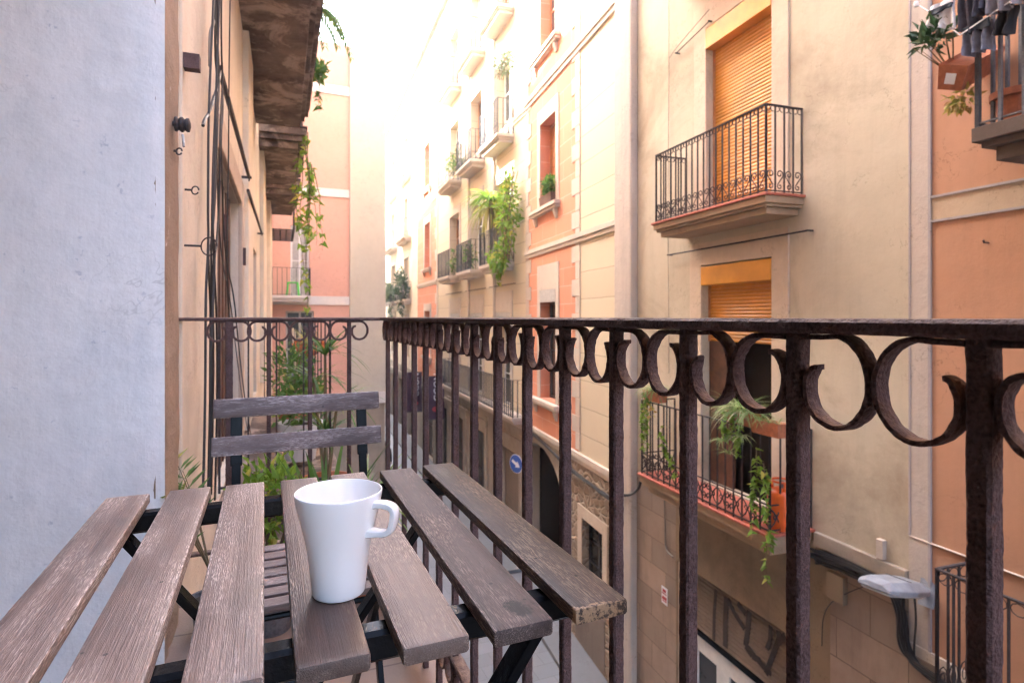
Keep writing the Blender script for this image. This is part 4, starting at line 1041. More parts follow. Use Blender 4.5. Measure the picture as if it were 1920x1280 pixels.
# drip rods over the doors
def lrod(a, b, d):
    mb = MB(); ua, za = L.uz(*a, d); ub, zb = L.uz(*b, d); mb.tube([(ua, d, za), (ub, d, zb)], .014, 6)
    mb.bar((ub, -.003, zb), (ub, d+.02, zb), .02); mb.tube([(ub+.03*math.cos(k*.7), d, zb+.03*math.sin(k*.7)) for k in range(10)], .006, 5); bpart('awning_rod', mb, MAT['iron_dark'], lb)
lrod((411,127), (467,333), .06); lrod((465,357), (491,438), .06)

# ================================================================== ground
mb = MB(); mb.quad((-60,-60,GZ),(60,-60,GZ),(60,110,GZ),(-60,110,GZ)); g = mesh_obj('ground', mb, plaster('street_ground', lin(.22,.21,.20), lin(.18,.175,.17), None, 0, .2)); g['kind'] = 'structure'
mb = MB(); mb.quad((-.5,-40,GZ+.004),(6.6,-40,GZ+.004),(10.5,90,GZ+.004),(-.5,90,GZ+.004)); g = mesh_obj('street', mb, blocks('street_slabs', lin(.20,.203,.21), lin(.17,.173,.18), lin(.11,.11,.112), .6, .4, .006, .15, patch=.3, rough=.6)); g['kind'] = 'structure'
# the paving pattern lies flat: read it along x and y
for n in g.active_material.node_tree.nodes:
    if n.type == 'COMBXYZ':
        sepn = [m for m in g.active_material.node_tree.nodes if m.type == 'SEPXYZ'][0]
        g.active_material.node_tree.links.new(sepn.outputs['Y'], n.inputs['Y'])
def strip(name, f, u0, u1, d0, d1, h, mat):
    mb = MB(); mb.add([tuple(f.w(u, d, z)) for u, d, z in ((u0,d0,GZ),(u1,d0,GZ),(u1,d1,GZ),(u0,d1,GZ),(u0,d0,GZ+h),(u1,d0,GZ+h),(u1,d1,GZ+h),(u0,d1,GZ+h))], [(0,3,2,1),(4,5,6,7),(0,1,5,4),(1,2,6,5),(2,3,7,6),(3,0,4,7)])
    o = mesh_obj(name, mb, MAT[mat]); o['kind'] = 'structure'; return o
strip('pavement', B, -9, BU, .02, .75, .10, 'paving'); strip('pavement', P1, 0, 2.4, .02, .70, .10, 'paving'); strip('pavement', P2, 0, 30, .02, .9, .10, 'paving')
strip('kerb_line', P1, .1, 2.3, .703, .80, .006, 'leaf_yellow') if False else None
# ================================================================== things hung on, standing on and growing round the buildings
def fpt(f, px, py, d): u, z = f.uz(px, py, d); return f.w(u, d, z)
def leafy(name, label, cat, group, loc, build, mats):
    """build(add) fills named mesh builders around the origin"""
    t = thing(name, label, cat, loc, 0, group); d = {}
    build(lambda k: d.setdefault(k, MB()))
    for k, mb in d.items():
        if mb.v: mesh_obj(k, mb, MAT[mats[k]], t)
    return t
def hang(mb, st, p, L, n, size, wander=.10, kind=1, out=(0,0,0)):
    """one hanging ivy runner"""
    p = Vector(p); pts = [p.copy()]; d = Vector((0,0,-1)); m = 18
    for i in range(m):
        d = (d + rv(wander) + Vector((0,0,-.25)) + Vector(out)*(1-i/m)).normalized(); p = p + d*(L/m); pts.append(p.copy())
    st.tube(pts, .005*size/.06, 4, False, .002)
    for i in range(n):
        k = rnd.random()**.9*(m-1); q = pts[int(k)].lerp(pts[int(k)+1], k % 1); a = rnd.uniform(0, 6.28)
        dd = Vector((math.cos(a), math.sin(a), rnd.uniform(-1.0,.25))); s = size*rnd.uniform(.6,1.25)
        mb.leaf(q, dd, Vector((math.cos(a)*.6, math.sin(a)*.6, 1)) + rv(.5), s, s*.95, kind)
trough = lambda mb, l, w, h: mb.add([(-l/2+.02,-w/2+.02,0),(l/2-.02,-w/2+.02,0),(l/2-.02,w/2-.02,0),(-l/2+.02,w/2-.02,0),(-l/2,-w/2,h),(l/2,-w/2,h),(l/2,w/2,h),(-l/2,w/2,h),(-l/2+.02,-w/2+.02,h-.02),(l/2-.02,-w/2+.02,h-.02),(l/2-.02,w/2-.02,h-.02),(-l/2+.02,w/2-.02,h-.02)],
    [(0,3,2,1),(0,1,5,4),(1,2,6,5),(2,3,7,6),(3,0,4,7),(4,5,9,8),(5,6,10,9),(6,7,11,10),(7,4,8,11),(8,9,10,11)])
GP = 'plants on the balconies'
# --- lower balcony of the beige building
zr = -.24
def rail_planter(label, px, py, d, n, L, run, leafm='leaf_spider', extra=None):
    p = fpt(B, px, py, d); t = thing('planter', label, 'planter', p, B.rz, GP)
    mesh_obj('trough', trough(MB(), .42, .16, .15), MAT['pot'], t)
    mb = spray_mb(MB(), (0,0,.14), n, L, .013, 1.7, .9, .9, 7); spray_mb(mb, (.12,0,.14), n//2, L*.9, .012, 1.7, .9, .9, 7); spray_mb(mb, (-.12,0,.14), n//2, L*.9, .012, 1.7, .9, .9, 7)
    mesh_obj('leaves', mb, MAT[leafm], t)
    for k in range(run[0]):
        mv = MB(); st = MB(); hang(mv, st, (rnd.uniform(-.2,.2), rnd.uniform(.05,.1), .12), run[1]*rnd.uniform(.6,1), run[2], .07, .12, 1)
        q = mesh_obj('runner', st, MAT['stem'], t); mesh_obj('runner_leaves', mv, MAT['leaf_mid' if run[3] == 0 else 'leaf_bright'], q)
    if extra: extra(t)
    return t
rail_planter('spider plant in a terracotta trough at the far left of the low opposite rail', 1228, 752, .56, 80, .36, (4, .95, 34, 1), extra=lambda t: mesh_obj('yellow_leaves', bush_mb(MB(), (.0,.08,-.12), (.14,.06,.16), 20, .07, .05), MAT['leaf_yellow'], t))
rail_planter('big spider plant in a terracotta trough in the middle of the low opposite rail', 1392, 795, .56, 140, .46, (4, .6, 34, 1), extra=lambda t: mesh_obj('plantlets', spray_mb(spray_mb(spray_mb(MB(), (.22,.10,-.22), 34, .20, .011, 1.2), (.08,.12,-.34), 30, .20, .011, 1.2), (-.12,.12,-.12), 26, .22, .011, 1.3), MAT['leaf_spider'], t))
rail_planter('small terracotta trough plant at the near corner of the low opposite rail', 1442, 815, .55, 26, .22, (0, 0, 0, 0))
# long ivy falling from that balcony
p = fpt(B, 1418, 838, .62)
def ivy1(add):
    mb, st = add('leaves'), add('stem')
    hang(mb, st, (0,0,0), 1.05, 46, .085, .10); 
    q = Vector((.015,-.13,-.98)); hang(mb, st, (0,-.10,-.15), .95, 40, .085, .12)
    hang(mb, st, (.02,-.12,-.95), .52, 13, .085, .08)
leafy('hanging_ivy', 'long ivy runner hanging below the low opposite balcony by the gas bottle', 'plant', GP, p, ivy1, {'leaves': 'leaf_bright', 'stem': 'stem'})
p = fpt(B, 1243, 820, .58)
def ivy2(add):
    mb, st = add('leaves'), add('stem'); hang(mb, st, (0,0,.15), .55, 26, .085, .2); hang(mb, st, (0,-.1,-.2), .45, 26, .085, .3, 1, (0,-.35,0))
leafy('hanging_ivy', 'ivy trailing through the scrolls at the far left of the low opposite balcony', 'plant', GP, p, ivy2, {'leaves': 'leaf_bright', 'stem': 'stem'})
# gas bottle
p = B.w(B.u(1466, .33), .33, -1.318)
t = thing('gas_bottle', 'orange gas bottle on the low opposite balcony', 'gas bottle', p)
mb = MB(); mb.lathe((0,0,0), [(.12,0),(.135,.01),(.135,.05),(.146,.07),(.15,.10),(.15,.36),(.144,.40),(.12,.43),(.075,.445),(.0,.45)], 28); mesh_obj('cylinder', mb, MAT['gas_orange'], t, smooth=True)
mb = MB(); mb.lathe((0,0,.44), [(.02,0),(.02,.04),(.03,.045),(.03,.08),(.012,.085)], 12, 2); mesh_obj('valve', mb, MAT['steel'], t)
mb = MB()
for k in range(3):
    a = k*2.09; mb.bar((.10*math.cos(a), .10*math.sin(a), .40), (.105*math.cos(a), .105*math.sin(a), .52), .035, .012)
mb.tube([(.105*math.cos(k*.3142), .105*math.sin(k*.3142), .525) for k in range(21)], .012, 6); mesh_obj('handle_ring', mb, MAT['gas_orange'], t)
# --- laundry balcony
tilt = thing('planter_box', 'tilted terracotta planter box hanging off the laundry balcony end', 'planter', fpt(B, 1834, 140, .22), B.rz, GP)
mb = trough(MB(), .62, .20, .19); o = mesh_obj('trough', mb, MAT['pot'], tilt); o.rotation_euler = (R(-24), R(26), R(98)); o.location = (.05, .05, -.03)
lm = MB(); lm.box(.311, .313, -.035, .035, .05, .13); q = mesh_obj('price_tag', lm, MAT['sign_white'], tilt); q.rotation_euler = o.rotation_euler; q.location = o.location
mb = bush_mb(MB(), (.10, .33, .30), (.15,.15,.14), 120, .105, .042, .5); mesh_obj('leaves', mb, MAT['leaf_dark'], tilt); mesh_obj('stem', twigs_mb(MB(), (.06,.2,0), (.10,.33,.28), (.15,.15,.14), 10, .006), MAT['stem'], tilt)
mb = bush_mb(MB(), (.0, .18, -.22), (.13,.10,.11), 80, .075, .035, -.4); mesh_obj('drooping_leaves', mb, MAT['leaf_yellow'], tilt)
pp = B.w(B.u(1906, .22), .22, tz)
t = thing('flower_pot', 'large terracotta pot standing behind the laundry balcony bars', 'pot', pp); mesh_obj('pot', pot_mb(.15, .26, .03), MAT['pot'], t); mesh_obj('soil', soil_mb(.15, .26), MAT['soil'], t)
# clothes airer and garments
def cloth(label, cat, pts, mat, folds=5, amp=.02, d=.0, name=None, th=.012, hem=None):
    """a hanging garment: pts = top-left, top-right, bottom-right, bottom-left as (px, py) on the plane d"""
    a, b, c, e = [fpt(B, x, y, d) for x, y in pts]; n, m = 26, 14; mb = MB(); nrm = B.ly; ph = rnd.uniform(0, 6)
    for s in (1, -1):
        for k in range(m+1):
            for i in range(n+1):
                u, v = i/n, k/m; p = a.lerp(b, u).lerp(e.lerp(c, u), v)
                w = amp*(.35+v)*math.sin(u*folds*math.pi + ph + v*.8) + amp*.5*noise.noise(Vector((u*4, v*3, ph)))
                mb.v.append(tuple(p + nrm*(w + s*th*(1-.2*v)) + Vector((0,0, .03*noise.noise(Vector((u*3, ph, 2)))*v))))
    N = (n+1)*(m+1)
    for k in range(m):
        for i in range(n):
            q = k*(n+1)+i; mb.f.append((q, q+1, q+n+2, q+n+1)); mb.f.append((N+q+n+1, N+q+n+2, N+q+1, N+q))
    bd = [i for i in range(n+1)] + [k*(n+1)+n for k in range(1, m+1)] + [m*(n+1)+i for i in range(n-1, -1, -1)] + [k*(n+1) for k in range(m-1, 0, -1)]
    for x, y in zip(bd, bd[1:] + bd[:1]): mb.f.append((y, x, N+x, N+y))
    return solo(name or cat.replace(' ', '_'), mb, MAT[mat], label, cat, 'laundry hanging over the balcony', True)
air = thing('clothes_airer', 'white wire clothes airer fixed above the laundry balcony', 'airer', fpt(B, 1800, -10, .5))
mb = MB(); ao = air.location
for a, b in (((1718,8),(1745,24)), ((1718,8),(1760,-30)), ((1745,24),(1830,-28)), ((1745,24),(1800,66)), ((1800,66),(1905,-4))):
    mb.tube([fpt(B, *a, .62) - ao, fpt(B, *b, .62) - ao], .0045, 6)
mesh_obj('rod', mb, MAT['sign_white'], air)
mb = MB(); mb.lathe(tuple(fpt(B, 1718, 8, .62) - ao - Vector((0,0,.02))), [(.015,0),(.02,.02),(.015,.04)], 10, 2); mesh_obj('end_cap', mb, MAT['sign_white'], air)
ch = cloth('white shorts with a dark waistband on the airer', 'shorts', ((1746,14),(1790,-6),(1794,50),(1732,54)), 'cloth_white', 5, .02, .60)
o = cloth('dark waistband strip of the white shorts', 'waistband', ((1742,22),(1786,4),(1785,12),(1744,30)), 'cloth_dark', 3, .006, .635, 'waistband'); del o['category'], o['label'], o['group']; o.location = o.location - ch.location; o.parent = ch
cloth('charcoal trousers hanging at the left of the dark laundry', 'trousers', ((1796,-18),(1826,-30),(1842,60),(1804,62)), 'cloth_grey', 4, .03, .57, th=.02)
cloth('mid grey skirt spread along the top of the airer', 'skirt', ((1848,-30),(1922,-50),(1926,10),(1852,30)), 'cloth_midgrey', 6, .03, .60, th=.02)
cloth('grey brown top hanging between the trousers and the skirt', 'shirt', ((1822,-30),(1856,-40),(1850,18),(1826,34)), 'cloth_grey', 4, .03, .61, th=.018)
j = cloth('faded grey jeans leg hanging lowest with a dark waist', 'jeans', ((1810,56),(1860,36),(1858,94),(1812,106)), 'cloth_denim', 5, .028, .56, th=.02)
o = cloth('dark waist of the jeans', 'waist', ((1803,56),(1856,32),(1856,44),(1808,64)), 'cloth_dark', 3, .01, .60, 'waistband'); del o['category'], o['label'], o['group']; o.location = o.location - j.location; o.parent = j
cloth('black leggings hanging by the balcony corner post', 'leggings', ((1874,24),(1910,10),(1896,62),(1868,68)), 'cloth_black', 3, .03, .56, th=.018)
# --- street lamp on the corner of the beige building
p0 = fpt(B, 1741, 1106, 0.0); lampL = .92
lt = thing('street_lamp', 'pale grey street lamp head reaching out from the corner wall', 'street lamp', p0, B.rz + R(12)); lt.rotation_euler = (R(15), 0, B.rz + R(12))
mb = MB(); sec = []
for y, w, h, zb in ((.20,.045,.045,.0),(.26,.09,.06,.0),(.34,.15,.085,-.005),(.60,.165,.095,-.012),(.86,.155,.085,-.012),(.95,.12,.05,-.008)):
    sec.append([(-w,y,zb),(-w*1.02,y,zb+h*.45),(-w*.55,y,zb+h),(w*.55,y,zb+h),(w*1.02,y,zb+h*.45),(w,y,zb)])
for s in sec: mb.v += s
for i in range(len(sec)-1):
    for k in range(6): mb.f.append((i*6+k, i*6+(k+1) % 6, (i+1)*6+(k+1) % 6, (i+1)*6+k))
mb.f += [tuple(range(5,-1,-1)), tuple(range(30,36))]; mesh_obj('lamp_head', mb, MAT['lamp_grey'], lt, bevel=.008)
mb = MB(); mb.cbox(-.125, .125, .38, .90, -.035, -.012, .01); mesh_obj('lamp_glass', mb, MAT['lamp_glass'], lt)
mb = MB(); mb.tube([(0,.0,-.02),(0,.1,.0),(0,.24,.02)], .035, 10); mb.box(-.06,.06,.0,.03,-.14,.09); mesh_obj('bracket', mb, MAT['lamp_grey'], lt)
mb = MB(); mb.box(-.10,.10,.30,.303,.086,.088); mb.box(-.102,.102,.56,.562,.084,.090); mesh_obj('seam', mb, MAT['iron_grey'], lt)
# --- cables
def cable(label, f, pts, r, n=1, spread=.03, d=.06, mat='cable', sm=3, name='wall_cable', group='cables along the walls', sag=0):
    """one bundle of cables following the wall"""
    P = [(f.uz(x, y, d)) for x, y in pts]
    for _ in range(sm):
        Q = [P[0]]
        for a, b in zip(P, P[1:]): Q += [(a[0]*.75+b[0]*.25, a[1]*.75+b[1]*.25), (a[0]*.25+b[0]*.75, a[1]*.25+b[1]*.75)]
        P = Q + [P[-1]]
    mb = MB()
    for k in range(n):
        o = rnd.uniform(-1,1)*spread; o2 = rnd.uniform(0,1)*spread; ph = rnd.uniform(0,6); fr = rnd.uniform(.5,1.6)
        mb.tube([f.w(u + (o + spread*.45*math.sin(ph+i*fr*.25))*.7, d + o2*.7, z + o*.7 + spread*.3*math.cos(ph+i*fr*.3)) for i, (u, z) in enumerate(P)], r*rnd.uniform(.75,1.2), 6)
    return solo(name, mb, MAT[mat], label, 'cables', group, True)
cable('thick black cable bundle running down past the street lamp', B, [(1528,1043),(1580,1062),(1640,1084),(1680,1105),(1693,1150),(1692,1195),(1710,1235),(1760,1275),(1800,1300)], .016, 11, .055)
cable('upper black cable run on the stone course beside the lamp', B, [(1522,1026),(1580,1048),(1650,1080),(1690,1100),(1694,1140),(1696,1200)], .014, 3, .03)
cable('single loose cable looping down right of the lamp', B, [(1713,1110),(1717,1160),(1712,1215),(1716,1250),(1760,1285)], .010, 1, .01)
cable('thin slack wire from the lamp to the wall box', B, [(1640,1092),(1600,1105),(1545,1135),(1541,1210)], .006, 1, .01)
cable('black cable bend hugging the grey pilaster foot', B, [(1166,928),(1185,928),(1200,915),(1203,898),(1206,885)], .022, 2, .02, .17)
cable('cable run under the lowest cornice of the cream wall', P1, [(1150,938),(1120,915),(1080,888),(1040,850),(1004,816),(985,803)], .022, 4, .035, .08)
cable('thin wire down the beige wall left of the shutters', B, [(1254,0),(1254,200),(1252,400),(1254,594),(1254,700)], .005, 1, .0, .03, 'cable_grey')
cable('bare wire across the top left of the beige wall', B, [(1330,18),(1272,85),(1254,110)], .005, 1, .0, .06, 'cable_grey')
cable('old conduit down the ashlar beside the roller door', B, [(1246,930),(1247,990),(1247,1030),(1262,1044)], .014, 1, .0, .05, 'cable_grey')
jb = solo('junction_box', MB().box(-.035,.035,0,.05,-.09,.09), MAT['grey_strip'], 'beige junction box on the wall above the lamp', 'junction box', None, False, (0,0,0)); jb.location = fpt(B, 1656, 1028, .002); jb.rotation_euler = (0,0,B.rz)
jb = solo('wall_box', MB().box(-.10,.10,0,.06,-.14,.14), MAT['shop_wall'], 'square patched box cover under the cables left of the lamp', 'wall box', None, False, (0,0,0)); jb.location = fpt(B, 1573, 1100, .026); jb.rotation_euler = (0,0,B.rz)
# cables of our own facade
for k, (pts, r, n, lab, m) in enumerate((
    ([(393,-40),(392,60),(388,160),(384,250),(382,330),(381,420),(384,470),(380,540),(378,640),(376,760),(372,930)], .0038, 3, 'black cable bundle nearest the corner on the left facade', 'cable'),
    ([(402,-40),(400,80),(404,150),(400,230),(398,300),(396,380),(392,440),(387,480),(390,560),(392,700),(388,930)], .0042, 4, 'thickest black cable bundle down the left facade', 'cable'),
    ([(407,-40),(405,100),(410,210),(405,260),(408,330),(410,420),(416,500),(432,560),(440,640),(455,760),(478,880)], .004, 2, 'slack cables crossing in front of the brown door', 'cable'),
    ([(423,-40),(421,120),(420,300),(416,420),(418,560),(424,594)], .005, 1, 'single cable hanging right of the left facade bundles', 'cable'),
    ([(408,-20),(400,40),(393,60),(394,120)], .008, 1, 'pale grey cable curving at the top of the left facade', 'cable_grey'),
    ([(408,130),(397,175),(386,205),(372,232)], .006, 1, 'black cable end sticking out to the left of the bundle', 'cable'))):
    cable(lab, L, pts, r, n, .060 if n > 2 else .03, .05, m)
def lw(px, py, d): return fpt(L, px, py, d)
ins = thing('insulator', 'dark ribbed insulator knob on the brown corner strip', 'insulator', lw(322, 232, .016), L.rz)
mb = MB()
prof = [(.008,0),(.008,.006),(.021,.008),(.023,.014),(.017,.019),(.023,.025),(.023,.031),(.017,.036),(.021,.041),(.021,.048),(.008,.052)]
mb.lathe((0,0,0), prof, 20, 2); mb.v = [(x, z, y) for x, y, z in mb.v]; mb.f = [f[::-1] for f in mb.f]; o = mesh_obj('knob', mb, MAT['iron_dark'], ins, smooth=False)
mb = MB(); mb.tube([(0,.03,-.03),(0,.032,-.055),(.01,.034,-.07)], .004, 5); mesh_obj('wire', mb, MAT['steel'], ins)
def ring(label, px, py, d, r):
    c = lw(px, py, d); t = thing('ring_hook', label, 'hook', c, L.rz, 'ring hooks on the left facade')
    mb = MB(); mb.tube([(r*math.cos(k*.34)*.5, r*math.cos(k*.34)*.85, r*math.sin(k*.34)) for k in range(18)], .0025, 6); mesh_obj('ring', mb, MAT['iron_dark'], t)
    mb = MB(); mb.tube([(0,-d,0),(0,-r*.8,0)], .004, 5); mesh_obj('shank', mb, MAT['iron_dark'], t)
ring('open ring hook just under the insulator knob', 336, 284, .035, .010); ring('ring hook on the cream strip level with the upper door edge', 366, 357, .045, .014); ring('big ring hook holding the cable bundle above the railing', 392, 462, .09, .032)
hk = thing('wall_hook', 'small rusty hook alone on the terracotta wall', 'hook', fpt(B, 1853, 455, 0), B.rz); mb = MB(); mb.tube([(0,0,0),(0,.05,0),(0,.06,.02)], .008, 6); mesh_obj('hook', mb, MAT['iron_brown'], hk)
pl = solo('wall_bracket', MB().box(-.02,.02,0,.05,-.026,.026), MAT['iron_brown'], 'rusty stub bracket high on the brown corner strip', 'bracket', None, False, (0,0,0)); pl.location = lw(345, 116, .013); pl.rotation_euler = (0,0,L.rz)

# --- ivy and plants over the left facade
p = lw(574, 238, .72)
def bigivy(add):
    mb, st = add('leaves'), add('stem')
    for k in range(5): hang(mb, st, (rnd.uniform(-.12,.12), rnd.uniform(-.5,.5), -.1*k*rnd.random()), (3.05,2.4,1.7,2.0,1.3)[k], 34, .115, .16)
    for k in range(3): hang(mb, st, (rnd.uniform(0,.25), rnd.uniform(-.3,.3), -.4), rnd.uniform(.8,1.4), 16, .11, .2)
leafy('hanging_ivy', 'long ivy curtain hanging from the left balconies in front of the pink wall', 'plant', GP, L.w(L.u(572,.66)+.0, .66, 3.78), bigivy, {'leaves': 'leaf_bright', 'stem': 'stem'})
def fern(add):
    mb, st = add('fronds'), add('stem')
    for k in range(6):
        a = rnd.uniform(-1.2,1.2); d = Vector((math.cos(a), math.sin(a), .5)).normalized(); q = Vector((0,0,0)); L_ = rnd.uniform(.5,.8); pts = [q.copy()]
        for s in range(12):
            d = (d + Vector((0,0,-.20))).normalized(); q = q + d*L_/12; pts.append(q.copy()); sd = d.cross(Vector((0,0,1))); sd = sd.normalized() if sd.length > .1 else Vector((0,1,0))
            for sg in (1,-1): mb.leaf(q, d*.7+sd*sg*.8+Vector((0,0,-.35)), Vector((0,0,1)), .17*(1-.5*s/12), .035)
        st.tube(pts, .007, 4, False, .002)
leafy('hanging_fern', 'arching green fern hanging over the upper left balcony edge', 'plant', GP, L.w(-5.2, .62, 4.75), fern, {'fronds': 'leaf_mid', 'stem': 'stem'})
leafy('trailing_plant', 'small bushy plant poking out of the upper left balcony railing', 'plant', GP, L.w(-6.0, .74, 4.30), lambda add: (bush_mb(add('leaves'), (0,0,0), (.20,.26,.14), 130, .11, .06), hang(add('leaves'), add('stem'), (.05,0,0), .55, 22, .09)), {'leaves': 'leaf_mid', 'stem': 'stem'})
# neighbour balcony garden beyond our railing
def gpot(name, label, u, d, z, r, h, pot, fn, mats):
    t = thing(name, label, 'plant', L.w(u, d, z), rnd.uniform(0,6), GP); mesh_obj('pot', pot_mb(r, h), MAT[pot], t); mesh_obj('soil', soil_mb(r, h), MAT['soil'], t)
    dd = {}; fn(lambda k: dd.setdefault(k, MB()))
    for k, mb in dd.items():
        if mb.v: mesh_obj(k, mb, MAT[mats[k]], t)
    return t
def drac(add):
    for q, n in (((0,0,.55), 30), ((.1,.05,.85), 34), ((-.08,-.04,.72), 28), ((.03,0,1.02), 32)): spray_mb(add('leaves'), q, n, .36, .016, 1.3, .9, .9, 6); add('stem').tube([(0,0,.2), (q[0]*.5,q[1]*.5,q[2]*.6), q], .014, 6, True, .008)
gpot('dracaena', 'tall dracaena with arching leaves on the neighbouring balcony', L.u(612, .58), .58, -.25, .15, .28, 'pot', drac, {'leaves': 'leaf_mid', 'stem': 'stem'})
def bigbush(add): bush_mb(add('leaves'), (0,0,.50), (.26,.30,.30), 420, .07, .03); twigs_mb(add('stem'), (0,0,.2), (0,0,.55), (.3,.3,.36), 14, .008)
gpot('leafy_shrub', 'dense fine leaved shrub in a terracotta pot on the neighbouring balcony', -3.7, .42, -.02, .17, .28, 'pot', bigbush, {'leaves': 'leaf_mid', 'stem': 'stem'})
def bushy(add): bush_mb(add('leaves'), (0,0,.40), (.22,.22,.22), 300, .07, .035)
gpot('leafy_shrub', 'low green shrub in a white pot on the neighbouring balcony', -2.1, .45, 0, .15, .26, 'pot_white', bushy, {'leaves': 'leaf_mid'})
t = thing('hanging_basket', 'hanging basket with orange flowers and yellow grassy leaves on the left', 'plant', L.w(L.u(578,.62), .62, .62), 0, GP)
mb = MB(); mb.lathe((0,0,-.10), [(.06,0),(.13,.06),(.16,.16)], 18); mesh_obj('basket', mb, MAT['pot'], t)
mesh_obj('leaves', spray_mb(MB(), (0,0,.04), 90, .34, .014, 1.2, .8, 1.1, 6), MAT['leaf_yellow'], t); mesh_obj('flowers', bush_mb(MB(), (0,0,0), (.22,.26,.09), 60, .07, .05), MAT['flower'], t)
mb = MB(); mb.tube([(.14,0,.05),(0,0,.5),(-.14,0,.05)], .004, 4); mb.tube([(0,0,.5),(0,0,.62)], .004, 4); mesh_obj('chain', mb, MAT['steel'], t)
t = solo('wooden_pole', MB().tube([L.w(L.u(556,.55), .55, -.02), L.w(L.u(550,.55), .55, .72)], .035, 10), MAT['band_beige'], 'slim wooden pole standing among the neighbouring balcony plants', 'pole', None, True)
# green stool on the pink building's balcony
sp = E.w(E.u(549, .4), .4, 1.702)
t = thing('stool', 'bright green plastic stool on the pink building balcony', 'stool', sp)
mesh_obj('seat', MB().cbox(-.18,.18,-.18,.18,.41,.45,.012), MAT['green_plastic'], t)
for sx in (-1,1):
    for sy in (-1,1): mesh_obj('leg', MB().bar((sx*.15, sy*.15, .415), (sx*.19, sy*.19, 0), .05, .03), MAT['green_plastic'], t)
# --- plants on the cream building
def fplant(name, label, f, u, d, z, fn, mats): return leafy(name, label, 'plant', GP, f.w(u, d, z), fn, mats)
def climb(w, h, n, L_, wd): return lambda add: (bush_mb(add('leaves'), (0,0,h*.5), (w*.5,w*.7,h*.5), n, L_, wd, -.2), [add('stem').tube([(rnd.uniform(-.2,.2)*w, rnd.uniform(-.3,.3)*w, 0), (rnd.uniform(-.2,.2)*w, rnd.uniform(-.3,.3)*w, h*.5), (rnd.uniform(-.3,.3)*w, rnd.uniform(-.3,.3)*w, h*.9)], .012, 5) for _ in range(6)])
fplant('climbing_plant', 'tall leafy climber on the nearest planted balcony, reaching its window top', P2, .55, .33, 2.6, climb(.75, 2.7, 330, .19, .10), {'leaves': 'leaf_bright', 'stem': 'stem'})
def palmish(add):
    for q in ((0,0,1.95), (.25,.5,1.75), (-.1,-.4,1.85)): spray_mb(add('leaves'), q, 46, 1.0, .075, 2.0, .9, .9, 8); add('stem').tube([(0,0,0), (q[0]*.4,q[1]*.5,q[2]*.5), q], .04, 6)
    spray_mb(add('dry_leaves'), (0,0,1.7), 60, 1.2, .05, 3.4, .7, .2, 8)
fplant('palm_plant', 'big drooping palm like plant with dry skirts on the nearest planted balcony', P2, 2.15, .35, 2.6, palmish, {'leaves': 'leaf_bright', 'dry_leaves': 'leaf_yellow', 'stem': 'stem'})
fplant('trailing_plant', 'bright trailing plant spilling under the nearest planted balcony', P2, .95, .50, 2.35, lambda add: (bush_mb(add('leaves'), (0,0,.35), (.22,.7,.55), 220, .19, .10, -.5), hang(add('leaves'), add('stem'), (0,0,.2), .7, 22, .15)), {'leaves': 'leaf_bright', 'stem': 'stem'})
for u, zz, lab, m in ((4.5, 2.6, 'sparse stemmed plant on the middle lower balcony of the cream bays', 'leaf_mid'), (6.6, 2.6, 'thin bushy plant on the far lower balcony of the cream bays', 'leaf_mid'), (6.4, 6.27, 'pale green grassy plant on the far upper balcony of the cream bays', 'leaf_mid')):
    fplant('balcony_plant', lab, P2, u, .36, zz, climb(.55 if zz < 5 else .95, 1.0, 90 if zz < 5 else 170, .16, .07), {'leaves': m, 'stem': 'stem'})
fplant('dry_bush', 'round dusty dry bush hanging high on the nearest upper balcony', P2, .25, .55, 7.5, climb(.75, .8, 260, .14, .05), {'leaves': 'leaf_grey', 'stem': 'stem'})
# window box on the orange panel
u0 = 3.72; t = thing('window_box', 'dark window box with a leafy green plant on the orange panel sill', 'planter', P1.w(u0, .05, 3.69), P1.rz, GP)
mesh_obj('trough', trough(MB(), .85, .2, .22), MAT['wood_door'], t); mesh_obj('leaves', bush_mb(MB(), (-.1,0,.42), (.40,.16,.24), 220, .15, .08), MAT['leaf_mid'], t); mesh_obj('stem', twigs_mb(MB(), (0,0,.2), (-.1,0,.42), (.4,.15,.2), 10, .008), MAT['stem'], t)
# far end shrubs
for u, z, s, lab in ((19.4, 2.02, 1.7, 'dark shrub cascading from the far end balcony'), (24.2, 2.02, 1.1, 'grey green plants along the farthest balcony')):
    fplant('balcony_shrub', lab, P2, u, .42, z, lambda add, s=s: (bush_mb(add('leaves'), (0,0,s*.45), (.35,s*.75,s*.65), 420, .24, .12), [hang(add('leaves'), add('stem'), (.1,.4*k,.2), 2.0, 26, .22) for k in range(3)]), {'leaves': 'leaf_grey' if s < 1.5 else 'leaf_dark', 'stem': 'stem'})
# --- signs
su, sz = P1.uz(968, 869, .45); t = thing('road_sign', 'round blue road sign with a white arrow pointing right', 'sign', P1.w(su, .45, sz), P1.rz)
def disc(r, y0, y1, n=36):
    mb = MB(); mb.lathe((0,0,0), [(r,0),(r,y1-y0)], n, 2); mb.v = [(x, y0 + z, y) for x, y, z in mb.v]; mb.f = [f[::-1] for f in mb.f]; return mb
srot = R(-52)
t.scale = (.82,.82,.82); face = mesh_obj('sign_plate', disc(.30, 0, .012), MAT['sign_white'], t); mesh_obj('blue_face', disc(.283, .013, .017), MAT['sign_blue'], face)
ar = MB(); pts = [(-.20,.045),(.02,.045),(.02,.115),(.20,0),(.02,-.115),(.02,-.045),(-.20,-.045)]; ar.v = [(x, .0215, z) for x, z in pts] + [(x, .018, z) for x, z in pts]
ar.f = [tuple(range(6,-1,-1)), tuple(range(7,14))] + [(i, (i+1) % 7, 7+(i+1) % 7, 7+i) for i in range(7)]
